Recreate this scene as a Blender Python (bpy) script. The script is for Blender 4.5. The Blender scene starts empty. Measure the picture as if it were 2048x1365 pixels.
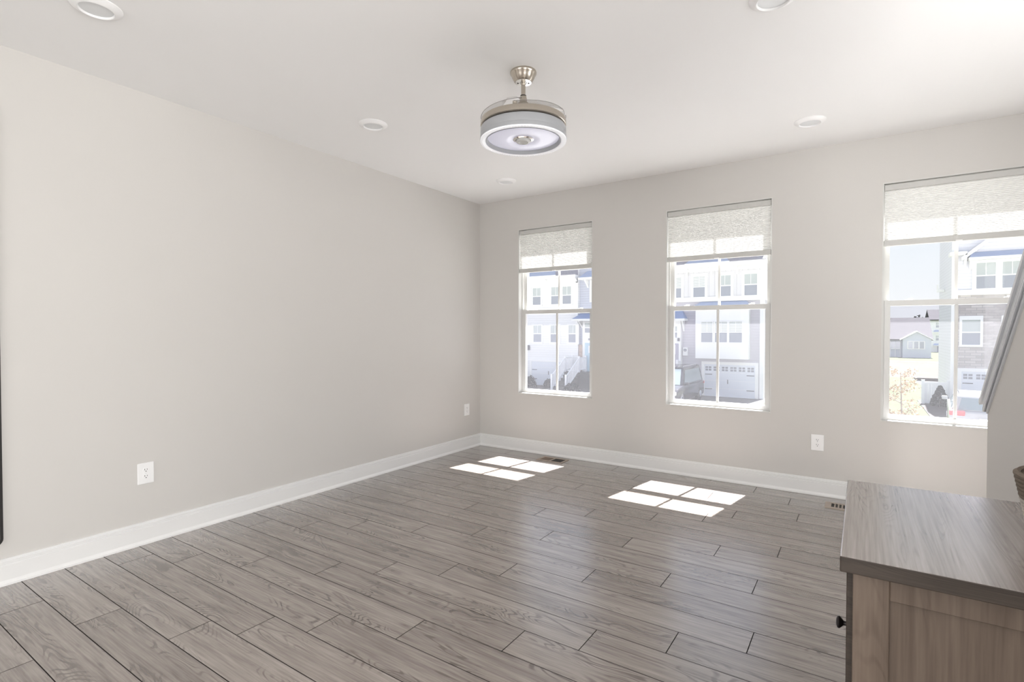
import bpy, bmesh, math, random
from mathutils import Vector, Matrix
R = math.radians
SC = bpy.context.scene
COL = SC.collection

# ---------------------------------------------------------------- camera
cam_data = bpy.data.cameras.new('camera')
cam = bpy.data.objects.new('camera', cam_data); COL.objects.link(cam)
cam.location = (0, 0, 1.2909)
cam.rotation_euler = (R(90 - 0.992), 0, R(33.677))
cam_data.sensor_width = 36; cam_data.sensor_fit = 'HORIZONTAL'
cam_data.lens = 1052.63 / 2048 * 36
cam_data.clip_start = 0.02; cam_data.clip_end = 1000
SC.camera = cam

# ---------------------------------------------------------------- sky, sun, added fill lamps, exposure
SKY_STRENGTH = 0.81
SUN_STRENGTH = 40.0
REAR_W = 115.0
SIDE_W = 108.0
STAIR_W = 23.0
vs = SC.view_settings
vs.view_transform = 'Standard'; vs.look = 'None'; vs.exposure = 0.10; vs.gamma = 1.0; vs.use_curve_mapping = False

world = bpy.data.worlds.new('sky'); SC.world = world; world.use_nodes = True
wt = world.node_tree; wt.nodes.clear()
w_out = wt.nodes.new('ShaderNodeOutputWorld'); w_bg = wt.nodes.new('ShaderNodeBackground')
w_tc = wt.nodes.new('ShaderNodeTexCoord'); w_sep = wt.nodes.new('ShaderNodeSeparateXYZ'); w_r = wt.nodes.new('ShaderNodeValToRGB')
wt.links.new(w_tc.outputs['Generated'], w_sep.inputs[0]); wt.links.new(w_sep.outputs['Z'], w_r.inputs['Fac'])
wt.links.new(w_r.outputs['Color'], w_bg.inputs['Color']); wt.links.new(w_bg.outputs[0], w_out.inputs[0])
cr = w_r.color_ramp
cr.elements[0].position = 0.0; cr.elements[0].color = (0.96, 0.975, 0.99, 1)
cr.elements[1].position = 1.0; cr.elements[1].color = (0.62, 0.76, 1.0, 1)
e = cr.elements.new(0.14); e.color = (0.86, 0.925, 0.99, 1)
w_bg.inputs['Strength'].default_value = SKY_STRENGTH

sun_data = bpy.data.lights.new('sun', 'SUN'); sun = bpy.data.objects.new('sun', sun_data); COL.objects.link(sun)
sun_data.energy = SUN_STRENGTH; sun_data.angle = R(0.40); sun_data.color = (1.0, 0.98, 0.95)
sun.location = (4, 20, 25)
sun.rotation_euler = Vector((-0.0915, -0.532, -1.0)).to_track_quat('-Z', 'Y').to_euler()

def fill_lamp(name, loc, direction, w, h, power, colour):
    d = bpy.data.lights.new(name, 'AREA'); d.shape = 'RECTANGLE'; d.size = w; d.size_y = h; d.energy = power; d.color = colour
    o = bpy.data.objects.new(name, d); COL.objects.link(o); o.location = loc
    zz = -Vector(direction).normalized(); xx = Vector((0, 0, 1)).cross(zz).normalized(); yy = zz.cross(xx)   # size = horizontal, size_y = vertical
    o.rotation_euler = Matrix((xx, yy, zz)).transposed().to_euler()
    return o
XR_LIGHT = 1.494
fill_lamp('rear_fill', (-1.3, -5.79, 1.20), (0, 1, 0.0), 3.0, 2.1, REAR_W, (1.0, 0.99, 0.975))  # added area lamp behind the camera, brightens the whole room
fill_lamp('stair_fill', (XR_LIGHT, 2.3, 1.85), (-1, 0, 0.0), 2.1, 1.2, STAIR_W, (1.0, 0.99, 0.975))  # added lamp over the stairs, fills the long wall and ceiling
fill_lamp('side_fill', (1.494, 0.12, 1.45), (-1, 0, 0.0), 1.30, 1.6, SIDE_W, (1.0, 0.99, 0.975))  # added lamp out of view on the right, main fill

# ---------------------------------------------------------------- measurements (metres)
H = 2.74
XL, XR = -3.636, 1.50          # left and right walls
YB, YR = 4.797, -5.80          # window wall and rear wall
WZ0, WZ1 = 0.622, 2.395
WINX = [-3.115, -1.503, 0.115]
WW = 0.877
WT = 0.15
GZ = -2.45                     # ground outside

# ---------------------------------------------------------------- mesh helpers
def bm_new(): return bmesh.new()
def bx(bm, x0, x1, y0, y1, z0, z1, bevel=0.0, seg=2):
    g = bmesh.ops.create_cube(bm, size=1.0)
    vv = g['verts']
    for v in vv:
        v.co = Vector(((x0 + x1) / 2 + v.co.x * (x1 - x0), (y0 + y1) / 2 + v.co.y * (y1 - y0), (z0 + z1) / 2 + v.co.z * (z1 - z0)))
    if bevel > 0:
        ed = list({e for v in vv for e in v.link_edges})
        bmesh.ops.bevel(bm, geom=ed, offset=bevel, segments=seg, profile=0.5, affect='EDGES')
    return bm
def lathe(bm, prof, n=48, c=(0, 0, 0), closed=False, sx=1.0, sy=1.0):
    """prof: list of (r, z) turned about the vertical axis through c"""
    rings = []
    for r, z in prof:
        if r < 1e-6: rings.append([bm.verts.new((c[0], c[1], c[2] + z))])
        else: rings.append([bm.verts.new((c[0] + sx * r * math.cos(2 * math.pi * i / n), c[1] + sy * r * math.sin(2 * math.pi * i / n), c[2] + z)) for i in range(n)])
    pairs = list(zip(rings, rings[1:]))
    if closed: pairs.append((rings[-1], rings[0]))
    for a, b in pairs:
        for i in range(n):
            j = (i + 1) % n
            if len(a) == 1 and len(b) == 1: continue
            if len(a) == 1: bm.faces.new((a[0], b[i], b[j]))
            elif len(b) == 1: bm.faces.new((a[i], a[j], b[0]))
            else: bm.faces.new((a[i], a[j], b[j], b[i]))
    bmesh.ops.recalc_face_normals(bm, faces=bm.faces[:])
    return bm
def prism(bm, pts, d, o=(0, 0, 0)):
    """polygon pts (3-D) extruded by vector d"""
    a = [bm.verts.new(Vector(p) + Vector(o)) for p in pts]
    b = [bm.verts.new(Vector(p) + Vector(o) + Vector(d)) for p in pts]
    n = len(a)
    bm.faces.new(a); bm.faces.new(b[::-1])
    for i in range(n):
        j = (i + 1) % n
        bm.faces.new((a[j], a[i], b[i], b[j]))
    bmesh.ops.recalc_face_normals(bm, faces=bm.faces[:])
    return bm
def tube(bm, pts, r, n=10, r2=None):
    pts = [Vector(p) for p in pts]; rings = []
    for i, p in enumerate(pts):
        t = (pts[min(i + 1, len(pts) - 1)] - pts[max(i - 1, 0)]).normalized()
        up = Vector((0, 0, 1)) if abs(t.z) < 0.9 else Vector((1, 0, 0))
        u = t.cross(up).normalized(); w = u.cross(t)
        rr = r if r2 is None else r + (r2 - r) * i / max(1, len(pts) - 1)
        rings.append([bm.verts.new(p + rr * (u * math.cos(2 * math.pi * k / n) + w * math.sin(2 * math.pi * k / n))) for k in range(n)])
    for a, b in zip(rings, rings[1:]):
        for k in range(n):
            bm.faces.new((a[k], a[(k + 1) % n], b[(k + 1) % n], b[k]))
    bm.faces.new(rings[0][::-1]); bm.faces.new(rings[-1])
    bmesh.ops.recalc_face_normals(bm, faces=bm.faces[:])
    return bm
def frame_xz(bm, x0, x1, z0, z1, y0, y1, wl, wr=None, wb=None, wt_=None):
    """picture-frame of four bars in the XZ plane"""
    wr = wl if wr is None else wr; wb = wl if wb is None else wb; wt_ = wl if wt_ is None else wt_
    bx(bm, x0, x0 + wl, y0, y1, z0, z1); bx(bm, x1 - wr, x1, y0, y1, z0, z1)
    bx(bm, x0 + wl, x1 - wr, y0, y1, z0, z0 + wb); bx(bm, x0 + wl, x1 - wr, y0, y1, z1 - wt_, z1)
    return bm
def wall_grid(bm, us, vs_, hole, t0, t1, axis):
    """slab with openings; axis 'Y': u=x, v=z, slab y t0..t1; axis 'X': u=y, v=z, slab x t0..t1"""
    def P(u, v, t): return (u, t, v) if axis == 'Y' else (t, u, v)
    cache = {}
    def V(i, j, k):
        if (i, j, k) not in cache: cache[(i, j, k)] = bm.verts.new(P(us[i], vs_[j], (t0, t1)[k]))
        return cache[(i, j, k)]
    nu, nv = len(us) - 1, len(vs_) - 1
    solid = lambda i, j: 0 <= i < nu and 0 <= j < nv and not hole(i, j)
    for i in range(nu):
        for j in range(nv):
            if not solid(i, j): continue
            for k in (0, 1): bm.faces.new((V(i, j, k), V(i + 1, j, k), V(i + 1, j + 1, k), V(i, j + 1, k)))
            if not solid(i - 1, j): bm.faces.new((V(i, j, 0), V(i, j, 1), V(i, j + 1, 1), V(i, j + 1, 0)))
            if not solid(i + 1, j): bm.faces.new((V(i + 1, j, 0), V(i + 1, j, 1), V(i + 1, j + 1, 1), V(i + 1, j + 1, 0)))
            if not solid(i, j - 1): bm.faces.new((V(i, j, 0), V(i, j, 1), V(i + 1, j, 1), V(i + 1, j, 0)))
            if not solid(i, j + 1): bm.faces.new((V(i, j + 1, 0), V(i, j + 1, 1), V(i + 1, j + 1, 1), V(i + 1, j + 1, 0)))
    bmesh.ops.recalc_face_normals(bm, faces=bm.faces[:])
    return bm

def obj(name, bm, mat, parent=None, smooth=False, angle=40, local=False):
    """links bm as ONE mesh object; bm is in world coordinates unless local"""
    me = bpy.data.meshes.new(name)
    if parent is not None and not local:
        off = Vector((0, 0, 0)); p = parent
        while p is not None: off += p.location; p = p.parent
        bmesh.ops.translate(bm, verts=bm.verts[:], vec=-off)
    if smooth:
        for f in bm.faces: f.smooth = True
        for ed in bm.edges:
            if len(ed.link_faces) == 2 and ed.calc_face_angle(0) > R(angle): ed.smooth = False
    bm.to_mesh(me); bm.free()
    if mat is not None:
        for m in (mat if isinstance(mat, (list, tuple)) else [mat]): me.materials.append(m)
    o = bpy.data.objects.new(name, me); COL.objects.link(o)
    if parent is not None: o.parent = parent
    return o
def tag(o, label, cat, group=None, kind=None):
    o['label'] = label; o['category'] = cat
    if group: o['group'] = group
    if kind: o['kind'] = kind
    return o
def thing(name, label, cat, loc=(0, 0, 0), group=None):
    o = bpy.data.objects.new(name, None); COL.objects.link(o); o.location = loc; o.empty_display_size = 0.1
    return tag(o, label, cat, group)
def struct(name, bm, mat, parent=None, label=None, **k):
    o = obj(name, bm, mat, parent, **k)
    if parent is None: o['kind'] = 'structure'
    if label: o['label'] = label
    return o
def struct_root(name, loc, label, cat):
    o = bpy.data.objects.new(name, None); COL.objects.link(o); o.location = loc; o.empty_display_size = 0.1
    o['kind'] = 'structure'; o['label'] = label; o['category'] = cat
    return o
def copy_tree(o, loc=None, rotz=None, label=None, parent=None):
    c = o.copy(); COL.objects.link(c); c.parent = parent
    for ch in list(o.children): copy_tree(ch, parent=c)
    if loc is not None: c.location = loc
    if rotz is not None: c.rotation_euler = (0, 0, rotz)
    if label: c['label'] = label
    return c

# ---------------------------------------------------------------- materials
def new_mat(name):
    m = bpy.data.materials.new(name); m.use_nodes = True
    nt = m.node_tree; b = nt.nodes['Principled BSDF']
    return m, nt, b
def N(nt, typ, **k):
    n = nt.nodes.new(typ)
    for a, v in k.items(): setattr(n, a, v)
    return n
def solid(name, col, rough=0.5, metal=0.0, spec=0.5, noise=0.0, nscale=20.0, bump=0.0, emit=None):
    m, nt, b = new_mat(name)
    b.inputs['Base Color'].default_value = (*col, 1); b.inputs['Roughness'].default_value = rough
    b.inputs['Metallic'].default_value = metal; b.inputs['Specular IOR Level'].default_value = spec
    tc = N(nt, 'ShaderNodeTexCoord'); nz = N(nt, 'ShaderNodeTexNoise')
    nz.inputs['Scale'].default_value = nscale; nz.inputs['Detail'].default_value = 4
    nt.links.new(tc.outputs['Object'], nz.inputs['Vector'])
    if noise > 0:
        mx = N(nt, 'ShaderNodeMix', data_type='RGBA')
        mx.inputs[6].default_value = (*[c * (1 - noise) for c in col], 1); mx.inputs[7].default_value = (*[min(1, c * (1 + noise)) for c in col], 1)
        nt.links.new(nz.outputs['Fac'], mx.inputs[0]); nt.links.new(mx.outputs[2], b.inputs['Base Color'])
    if bump > 0:
        bp = N(nt, 'ShaderNodeBump'); bp.inputs['Strength'].default_value = bump; bp.inputs['Distance'].default_value = 0.01
        nt.links.new(nz.outputs['Fac'], bp.inputs['Height']); nt.links.new(bp.outputs[0], b.inputs['Normal'])
    if emit:
        b.inputs['Emission Color'].default_value = (*emit[0], 1); b.inputs['Emission Strength'].default_value = emit[1]
    return m
def lap(name, col, pitch, axis='Z', rough=0.7, depth=0.6):
    """lapped siding / battens: a saw-tooth relief along one axis"""
    m, nt, b = new_mat(name)
    b.inputs['Base Color'].default_value = (*col, 1); b.inputs['Roughness'].default_value = rough; b.inputs['Specular IOR Level'].default_value = 0.25
    g = N(nt, 'ShaderNodeNewGeometry'); s = N(nt, 'ShaderNodeSeparateXYZ'); nt.links.new(g.outputs['Position'], s.inputs[0])
    d = N(nt, 'ShaderNodeMath', operation='DIVIDE'); d.inputs[1].default_value = pitch; nt.links.new(s.outputs[axis], d.inputs[0])
    f = N(nt, 'ShaderNodeMath', operation='FRACT'); nt.links.new(d.outputs[0], f.inputs[0])
    bp = N(nt, 'ShaderNodeBump'); bp.inputs['Strength'].default_value = depth; bp.inputs['Distance'].default_value = 0.02
    nt.links.new(f.outputs[0], bp.inputs['Height']); nt.links.new(bp.outputs[0], b.inputs['Normal'])
    lt = N(nt, 'ShaderNodeMath', operation='LESS_THAN'); lt.inputs[1].default_value = 0.12; nt.links.new(f.outputs[0], lt.inputs[0])
    mx = N(nt, 'ShaderNodeMix', data_type='RGBA'); mx.inputs[6].default_value = (*col, 1); mx.inputs[7].default_value = (*[c * 0.86 for c in col], 1)  # shade line at each lap painted into the colour
    nt.links.new(lt.outputs[0], mx.inputs[0]); nt.links.new(mx.outputs[2], b.inputs['Base Color'])
    return m
def paint(name, col, rough=0.6):
    m = solid(name, col, rough=rough, spec=0.3, noise=0.012, nscale=1.7)
    nt = m.node_tree; b = nt.nodes['Principled BSDF']
    tc = N(nt, 'ShaderNodeTexCoord'); nz = N(nt, 'ShaderNodeTexNoise'); nz.inputs['Scale'].default_value = 420; nz.inputs['Detail'].default_value = 2
    nt.links.new(tc.outputs['Object'], nz.inputs['Vector'])
    bp = N(nt, 'ShaderNodeBump'); bp.inputs['Strength'].default_value = 0.06; bp.inputs['Distance'].default_value = 0.002
    nt.links.new(nz.outputs['Fac'], bp.inputs['Height']); nt.links.new(bp.outputs[0], b.inputs['Normal'])
    return m

M = {}
M['wall'] = paint('greige_wall_paint', (0.655, 0.637, 0.612))
M['ceiling'] = paint('ceiling_white_paint', (0.93, 0.93, 0.925), 0.8)
M['trim'] = solid('white_trim_enamel', (0.84, 0.84, 0.835), rough=0.32, noise=0.01, nscale=3)
M['vinyl'] = solid('white_window_vinyl', (0.68, 0.678, 0.66), rough=0.35, noise=0.01)
M['white'] = solid('white_plastic', (0.93, 0.93, 0.93), rough=0.3, noise=0.01)
M['dark'] = solid('dark_slot', (0.02, 0.018, 0.016), rough=0.6, noise=0.05)
M['cap'] = solid('grey_white_stair_trim', (0.72, 0.74, 0.77), rough=0.35, noise=0.02, nscale=6)
M['gap'] = solid('subfloor_dark', (0.035, 0.028, 0.024), rough=0.9, noise=0.1)
M['nickel'] = solid('brushed_nickel', (0.54, 0.49, 0.425), rough=0.24, metal=1.0, noise=0.05, nscale=40)
M['nickel_pale'] = solid('polished_nickel', (0.85, 0.83, 0.80), rough=0.12, metal=1.0, noise=0.02)
M['black'] = solid('black_rubber', (0.012, 0.010, 0.010), rough=0.5, noise=0.05)
M['bronze'] = solid('dark_bronze_knob', (0.018, 0.014, 0.014), rough=0.28, metal=0.6, noise=0.05)
M['fan_grey'] = solid('pale_grey_fan_shell', (0.40, 0.41, 0.43), rough=0.35, noise=0.01)
M['fan_ring'] = solid('ribbed_acrylic_ring', (0.86, 0.87, 0.90), rough=0.25, emit=((0.95, 0.96, 1.0), 0.24), noise=0.01)
M['fan_disc'] = solid('lit_diffuser_disc', (0.70, 0.71, 0.80), rough=0.30, emit=((0.82, 0.82, 1.0), 0.26), noise=0.01)
M['lens_clear'] = solid('clear_centre_lens', (0.62, 0.62, 0.60), rough=0.06, spec=0.9, noise=0.02)
M['lens'] = solid('frosted_lens', (0.80, 0.82, 0.83), rough=0.35, noise=0.01)
M['register'] = solid('taupe_register_metal', (0.40, 0.335, 0.285), rough=0.45, metal=0.2, noise=0.04)
M['damper'] = solid('brown_damper', (0.20, 0.145, 0.11), rough=0.6, noise=0.1)
M['mirror'] = solid('mirror_glass', (0.9, 0.9, 0.9), rough=0.02, metal=1.0, noise=0.005)
M['rail_grey'] = solid('shade_rail_fabric', (0.60, 0.595, 0.575), rough=0.6, noise=0.02)

def glass(name, haze, tint=(1, 1, 1)):
    m, nt, b = new_mat(name); nt.nodes.remove(b)
    out = nt.nodes['Material Output']
    tr = N(nt, 'ShaderNodeBsdfTransparent'); tr.inputs[0].default_value = (*tint, 1)
    tl = N(nt, 'ShaderNodeBsdfTranslucent'); tl.inputs[0].default_value = (0.95, 0.95, 1.0, 1)
    gl = N(nt, 'ShaderNodeBsdfGlossy'); gl.inputs['Roughness'].default_value = 0.02
    tc = N(nt, 'ShaderNodeTexCoord'); nz = N(nt, 'ShaderNodeTexNoise'); nz.inputs['Scale'].default_value = 3; nt.links.new(tc.outputs['Object'], nz.inputs['Vector'])
    mr = N(nt, 'ShaderNodeMapRange'); mr.inputs[3].default_value = haze * 0.85; mr.inputs[4].default_value = haze * 1.15; nt.links.new(nz.outputs['Fac'], mr.inputs[0])
    m1 = N(nt, 'ShaderNodeMixShader'); nt.links.new(mr.outputs[0], m1.inputs[0]); nt.links.new(tr.outputs[0], m1.inputs[1]); nt.links.new(tl.outputs[0], m1.inputs[2])
    lw = N(nt, 'ShaderNodeLayerWeight'); pw = N(nt, 'ShaderNodeMath', operation='POWER'); pw.inputs[1].default_value = 5.0; nt.links.new(lw.outputs['Facing'], pw.inputs[0])
    fr = N(nt, 'ShaderNodeMath', operation='MULTIPLY_ADD'); fr.inputs[1].default_value = 0.9; fr.inputs[2].default_value = 0.003; nt.links.new(pw.outputs[0], fr.inputs[0])
    m2 = N(nt, 'ShaderNodeMixShader'); nt.links.new(fr.outputs[0], m2.inputs[0]); nt.links.new(m1.outputs[0], m2.inputs[1]); nt.links.new(gl.outputs[0], m2.inputs[2])
    nt.links.new(m2.outputs[0], out.inputs[0])
    return m
M['pane'] = glass('veiled_window_glass', 0.010)  # translucent veil added to imitate a washed-out, glaring view
M['pane_screen'] = glass('glass_with_insect_screen', 0.021, (0.97, 0.97, 1.0))  # insect screen tint, plus a stronger added glare veil
M['clear'] = glass('clear_acrylic', 0.03, (0.93, 0.93, 0.93))

def shade_fabric():
    m, nt, b = new_mat('cellular_shade_fabric'); nt.nodes.remove(b); out = nt.nodes['Material Output']
    df = N(nt, 'ShaderNodeBsdfDiffuse'); df.inputs[0].default_value = (0.90, 0.90, 0.885, 1)
    tl = N(nt, 'ShaderNodeBsdfTranslucent'); tl.inputs[0].default_value = (0.90, 0.895, 0.87, 1)
    tc = N(nt, 'ShaderNodeTexCoord'); nz = N(nt, 'ShaderNodeTexNoise'); nz.inputs['Scale'].default_value = 300; nt.links.new(tc.outputs['Object'], nz.inputs['Vector'])
    mr = N(nt, 'ShaderNodeMapRange'); mr.inputs[3].default_value = 0.075; mr.inputs[4].default_value = 0.095; nt.links.new(nz.outputs['Fac'], mr.inputs[0])
    mx = N(nt, 'ShaderNodeMixShader'); nt.links.new(mr.outputs[0], mx.inputs[0]); nt.links.new(df.outputs[0], mx.inputs[1]); nt.links.new(tl.outputs[0], mx.inputs[2])
    nt.links.new(mx.outputs[0], out.inputs[0]); return m
M['shade'] = shade_fabric()

def wood(name, cols, coord, sx, sy, rough, coat=0.0, coat_rough=0.2, per_plank=0.0, bump=0.15, cath=0.5, spec=0.5, swap=False):
    """plank wood: long grain along U (sx small), fine across V (sy), cathedral figure and knots"""
    m, nt, b = new_mat(name); L = nt.links.new
    if coord == 'UV': src = N(nt, 'ShaderNodeUVMap').outputs[0]
    else: src = N(nt, 'ShaderNodeTexCoord').outputs[coord]
    def mapped(a, c, rot=0.0):
        mp = N(nt, 'ShaderNodeMapping'); mp.inputs['Scale'].default_value = (c, a, a) if swap else (a, c, c if coord != 'UV' else 1); L(src, mp.inputs[0]); return mp.outputs[0]
    n1 = N(nt, 'ShaderNodeTexNoise'); n1.inputs['Scale'].default_value = 1; n1.inputs['Detail'].default_value = 6; n1.inputs['Roughness'].default_value = 0.62; n1.inputs['Distortion'].default_value = 0.4
    L(mapped(sx, sy), n1.inputs['Vector'])
    n2 = N(nt, 'ShaderNodeTexNoise'); n2.inputs['Scale'].default_value = 1; n2.inputs['Detail'].default_value = 3; L(mapped(sx * 3.2, sy * 5), n2.inputs['Vector'])
    n3 = N(nt, 'ShaderNodeTexNoise'); n3.inputs['Scale'].default_value = 1; n3.inputs['Detail'].default_value = 2; n3.inputs['Distortion'].default_value = 0.6; L(mapped(sx * 0.9, sy * 0.22), n3.inputs['Vector'])
    # growth rings: contour lines of the slow noise
    mul = N(nt, 'ShaderNodeMath', operation='MULTIPLY'); mul.inputs[1].default_value = 26.0; L(n3.outputs['Fac'], mul.inputs[0])
    sn = N(nt, 'ShaderNodeMath', operation='SINE'); mul2 = N(nt, 'ShaderNodeMath', operation='MULTIPLY'); mul2.inputs[1].default_value = 6.283; L(mul.outputs[0], mul2.inputs[0]); L(mul2.outputs[0], sn.inputs[0])
    rg = N(nt, 'ShaderNodeMapRange'); rg.inputs[1].default_value = 0.2; rg.inputs[2].default_value = 1.0; L(sn.outputs[0], rg.inputs[0])
    # where the figure shows
    n4 = N(nt, 'ShaderNodeTexNoise'); n4.inputs['Scale'].default_value = 1; n4.inputs['Detail'].default_value = 2; L(mapped(sx * 1.1, sy * 0.35), n4.inputs['Vector'])
    mk = N(nt, 'ShaderNodeMapRange'); mk.inputs[1].default_value = 0.50; mk.inputs[2].default_value = 0.64; L(n4.outputs['Fac'], mk.inputs[0])
    fig = N(nt, 'ShaderNodeMath', operation='MULTIPLY'); L(rg.outputs[0], fig.inputs[0]); L(mk.outputs[0], fig.inputs[1])
    figs = N(nt, 'ShaderNodeMath', operation='MULTIPLY'); figs.inputs[1].default_value = cath; L(fig.outputs[0], figs.inputs[0])
    ramp = N(nt, 'ShaderNodeValToRGB'); el = ramp.color_ramp.elements
    el[0].position = 0.28; el[0].color = (*cols[0], 1); el[1].position = 0.74; el[1].color = (*cols[2], 1)
    e2 = el.new(0.5); e2.color = (*cols[1], 1)
    add = N(nt, 'ShaderNodeMath', operation='MULTIPLY_ADD'); add.inputs[1].default_value = 0.50; L(n2.outputs['Fac'], add.inputs[0])
    sc1 = N(nt, 'ShaderNodeMath', operation='MULTIPLY_ADD'); sc1.inputs[1].default_value = 0.66; sc1.inputs[2].default_value = -0.08; L(n1.outputs['Fac'], sc1.inputs[0]); L(sc1.outputs[0], add.inputs[2])
    sub = N(nt, 'ShaderNodeMath', operation='SUBTRACT'); L(add.outputs[0], sub.inputs[0]); L(figs.outputs[0], sub.inputs[1])
    # knots
    vo = N(nt, 'ShaderNodeTexVoronoi', feature='F1'); vo.inputs['Scale'].default_value = 1; L(mapped(sx * 1.9, sy * 0.55), vo.inputs['Vector'])
    kn = N(nt, 'ShaderNodeMapRange'); kn.inputs[1].default_value = 0.02; kn.inputs[2].default_value = 0.13; kn.inputs[3].default_value = 0.30 * cath * 2; kn.inputs[4].default_value = 0.0; L(vo.outputs['Distance'], kn.inputs[0])
    sub2 = N(nt, 'ShaderNodeMath', operation='SUBTRACT'); L(sub.outputs[0], sub2.inputs[0]); L(kn.outputs[0], sub2.inputs[1])
    last = sub2.outputs[0]
    if per_plank > 0:
        at = N(nt, 'ShaderNodeAttribute', attribute_name='plank_tone')
        pp = N(nt, 'ShaderNodeMath', operation='MULTIPLY_ADD'); pp.inputs[1].default_value = per_plank; L(at.outputs['Fac'], pp.inputs[0]); L(last, pp.inputs[2]); last = pp.outputs[0]
    L(last, ramp.inputs['Fac']); L(ramp.outputs['Color'], b.inputs['Base Color'])
    b.inputs['Roughness'].default_value = rough; b.inputs['Specular IOR Level'].default_value = spec
    b.inputs['Coat Weight'].default_value = coat; b.inputs['Coat Roughness'].default_value = coat_rough
    if bump > 0:
        bp = N(nt, 'ShaderNodeBump'); bp.inputs['Strength'].default_value = bump; bp.inputs['Distance'].default_value = 0.001
        L(sub.outputs[0], bp.inputs['Height']); L(bp.outputs[0], b.inputs['Normal'])
    return m
M['floor'] = wood('grey_brown_laminate', [(0.112, 0.088, 0.075), (0.245, 0.207, 0.183), (0.38, 0.336, 0.304)], 'UV', 1.6, 26, 0.26, per_plank=0.055, bump=0.10, cath=0.30)
M['top_wood'] = wood('ash_top', [(0.16, 0.132, 0.118), (0.275, 0.238, 0.22), (0.385, 0.345, 0.325)], 'Object', 1.3, 46, 0.25, bump=0.30, cath=0.16, swap=True)
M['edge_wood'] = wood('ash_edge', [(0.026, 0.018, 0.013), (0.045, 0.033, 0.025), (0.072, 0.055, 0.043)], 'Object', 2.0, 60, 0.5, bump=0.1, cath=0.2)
M['side_wood'] = wood('ash_side', [(0.096, 0.067, 0.049), (0.146, 0.108, 0.082), (0.197, 0.152, 0.119)], 'Object', 1.6, 24, 0.5, bump=0.1, cath=0.14, swap=True)
for k_, w_, q_ in (('floor', 1.0, 0.27), ('top_wood', 0.55, 0.22)):
    b_ = M[k_].node_tree.nodes['Principled BSDF']; b_.inputs['Coat Weight'].default_value = w_; b_.inputs['Coat Roughness'].default_value = q_; b_.inputs['Coat IOR'].default_value = 1.8

# ---------------------------------------------------------------- room shell
# floor: every plank a face of one mesh, with the joints where the photograph has them
PW, PL, PY0 = 0.1775, 1.212, 0.840
JX = {-1: -3.262, 0: -2.868, 1: -2.41, 2: -2.205, 3: -1.976, 4: -2.832, 5: -2.414, 6: -2.158, 7: -1.858, 8: -2.80, 9: -2.407, 10: -2.053,
      11: -2.866, 12: -2.40, 13: -1.914, 14: -1.607, 15: -1.2, 16: -0.90, 17: -1.955, 18: -1.575, 19: -2.20, 20: -1.663, 21: -0.72, 22: -2.3}
def build_floor():
    rnd = random.Random(7)
    bm = bmesh.new(); uv = bm.loops.layers.uv.new('UVMap'); tone = bm.faces.layers.float.new('plank_tone')
    g = 0.0019
    k0 = int(math.floor((YR - PY0) / PW)); k1 = int(math.ceil((YB - PY0) / PW))
    for k in range(k0, k1 + 1):
        y0, y1 = max(PY0 + k * PW, YR), min(PY0 + (k + 1) * PW, YB)
        if y1 - y0 < 0.004: continue
        j = JX.get(k, -3 + (k * 0.457) % PL)
        while j > XL: j -= PL
        x = j
        while x < XR:
            x0, x1 = max(x, XL), min(x + PL, XR)
            if x1 - x0 > 0.004:
                vv = [bm.verts.new(p) for p in ((x0 + g, y0 + g, 0), (x1 - g, y0 + g, 0), (x1 - g, y1 - g, 0), (x0 + g, y1 - g, 0))]
                lo = [bm.verts.new((v.co.x, v.co.y, -0.006)) for v in vv]
                f = bm.faces.new(vv); f[tone] = rnd.uniform(-1, 1)
                ou, ov = rnd.uniform(0, 60), rnd.uniform(0, 60)
                fl = rnd.choice((-1, 1))
                for l in f.loops: l[uv].uv = (fl * l.vert.co.x + ou, l.vert.co.y + ov)
                for a in range(4):
                    sf = bm.faces.new((vv[(a + 1) % 4], vv[a], lo[a], lo[(a + 1) % 4])); sf.material_index = 1
            x += PL
    vv = [bm.verts.new(p) for p in ((XL, YR, -0.006), (XR, YR, -0.006), (XR, YB, -0.006), (XL, YB, -0.006))]
    f = bm.faces.new(vv); f.material_index = 1
    bx(bm, XL, XR, YR, YB, -0.20, -0.0065)
    for f in bm.faces:
        if f.calc_center_median().z < -0.0063: f.material_index = 1
    o = struct('floor', bm, [M['floor'], M['gap']], label='grey-brown laminate plank floor')
    return o
build_floor()
struct('ceiling', bx(bm_new(), XL - 0.15, XR + 0.15, YR - 0.15, YB + 0.15, H, H + 0.2), M['ceiling'], label='flat white ceiling')
struct('wall_left', bx(bm_new(), XL - 0.15, XL, YR - 0.15, YB + 0.15, -0.2, H), M['wall'], label='long blank greige wall')
us = [XL, WINX[0], WINX[0] + WW, WINX[1], WINX[1] + WW, WINX[2], WINX[2] + WW, XR]
struct('wall_back', wall_grid(bm_new(), us, [-0.2, WZ0, WZ1, H], lambda i, j: j == 1 and i in (1, 3, 5), YB, YB + WT, 'Y'), M['wall'], label='greige wall with three windows')
struct('wall_right', wall_grid(bm_new(), [YR, -1.4, 0.7, 1.2, 3.4, YB + 0.15], [-0.2, 0.6, 1.2, 2.3, 2.5, H], lambda i, j: (i == 1 and j in (1, 2)) or (i == 3 and j in (2, 3)), XR, XR + 0.15, 'X'), M['wall'], label='greige wall beyond the stairs')
struct('wall_rear', wall_grid(bm_new(), [XL, -2.9, 0.3, XR], [-0.2, 0.0, 0.2, 2.3, H], lambda i, j: i == 1 and j in (1, 2), YR - 0.15, YR, 'Y'), M['wall'], label='greige wall behind the camera with an added glass door')

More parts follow.
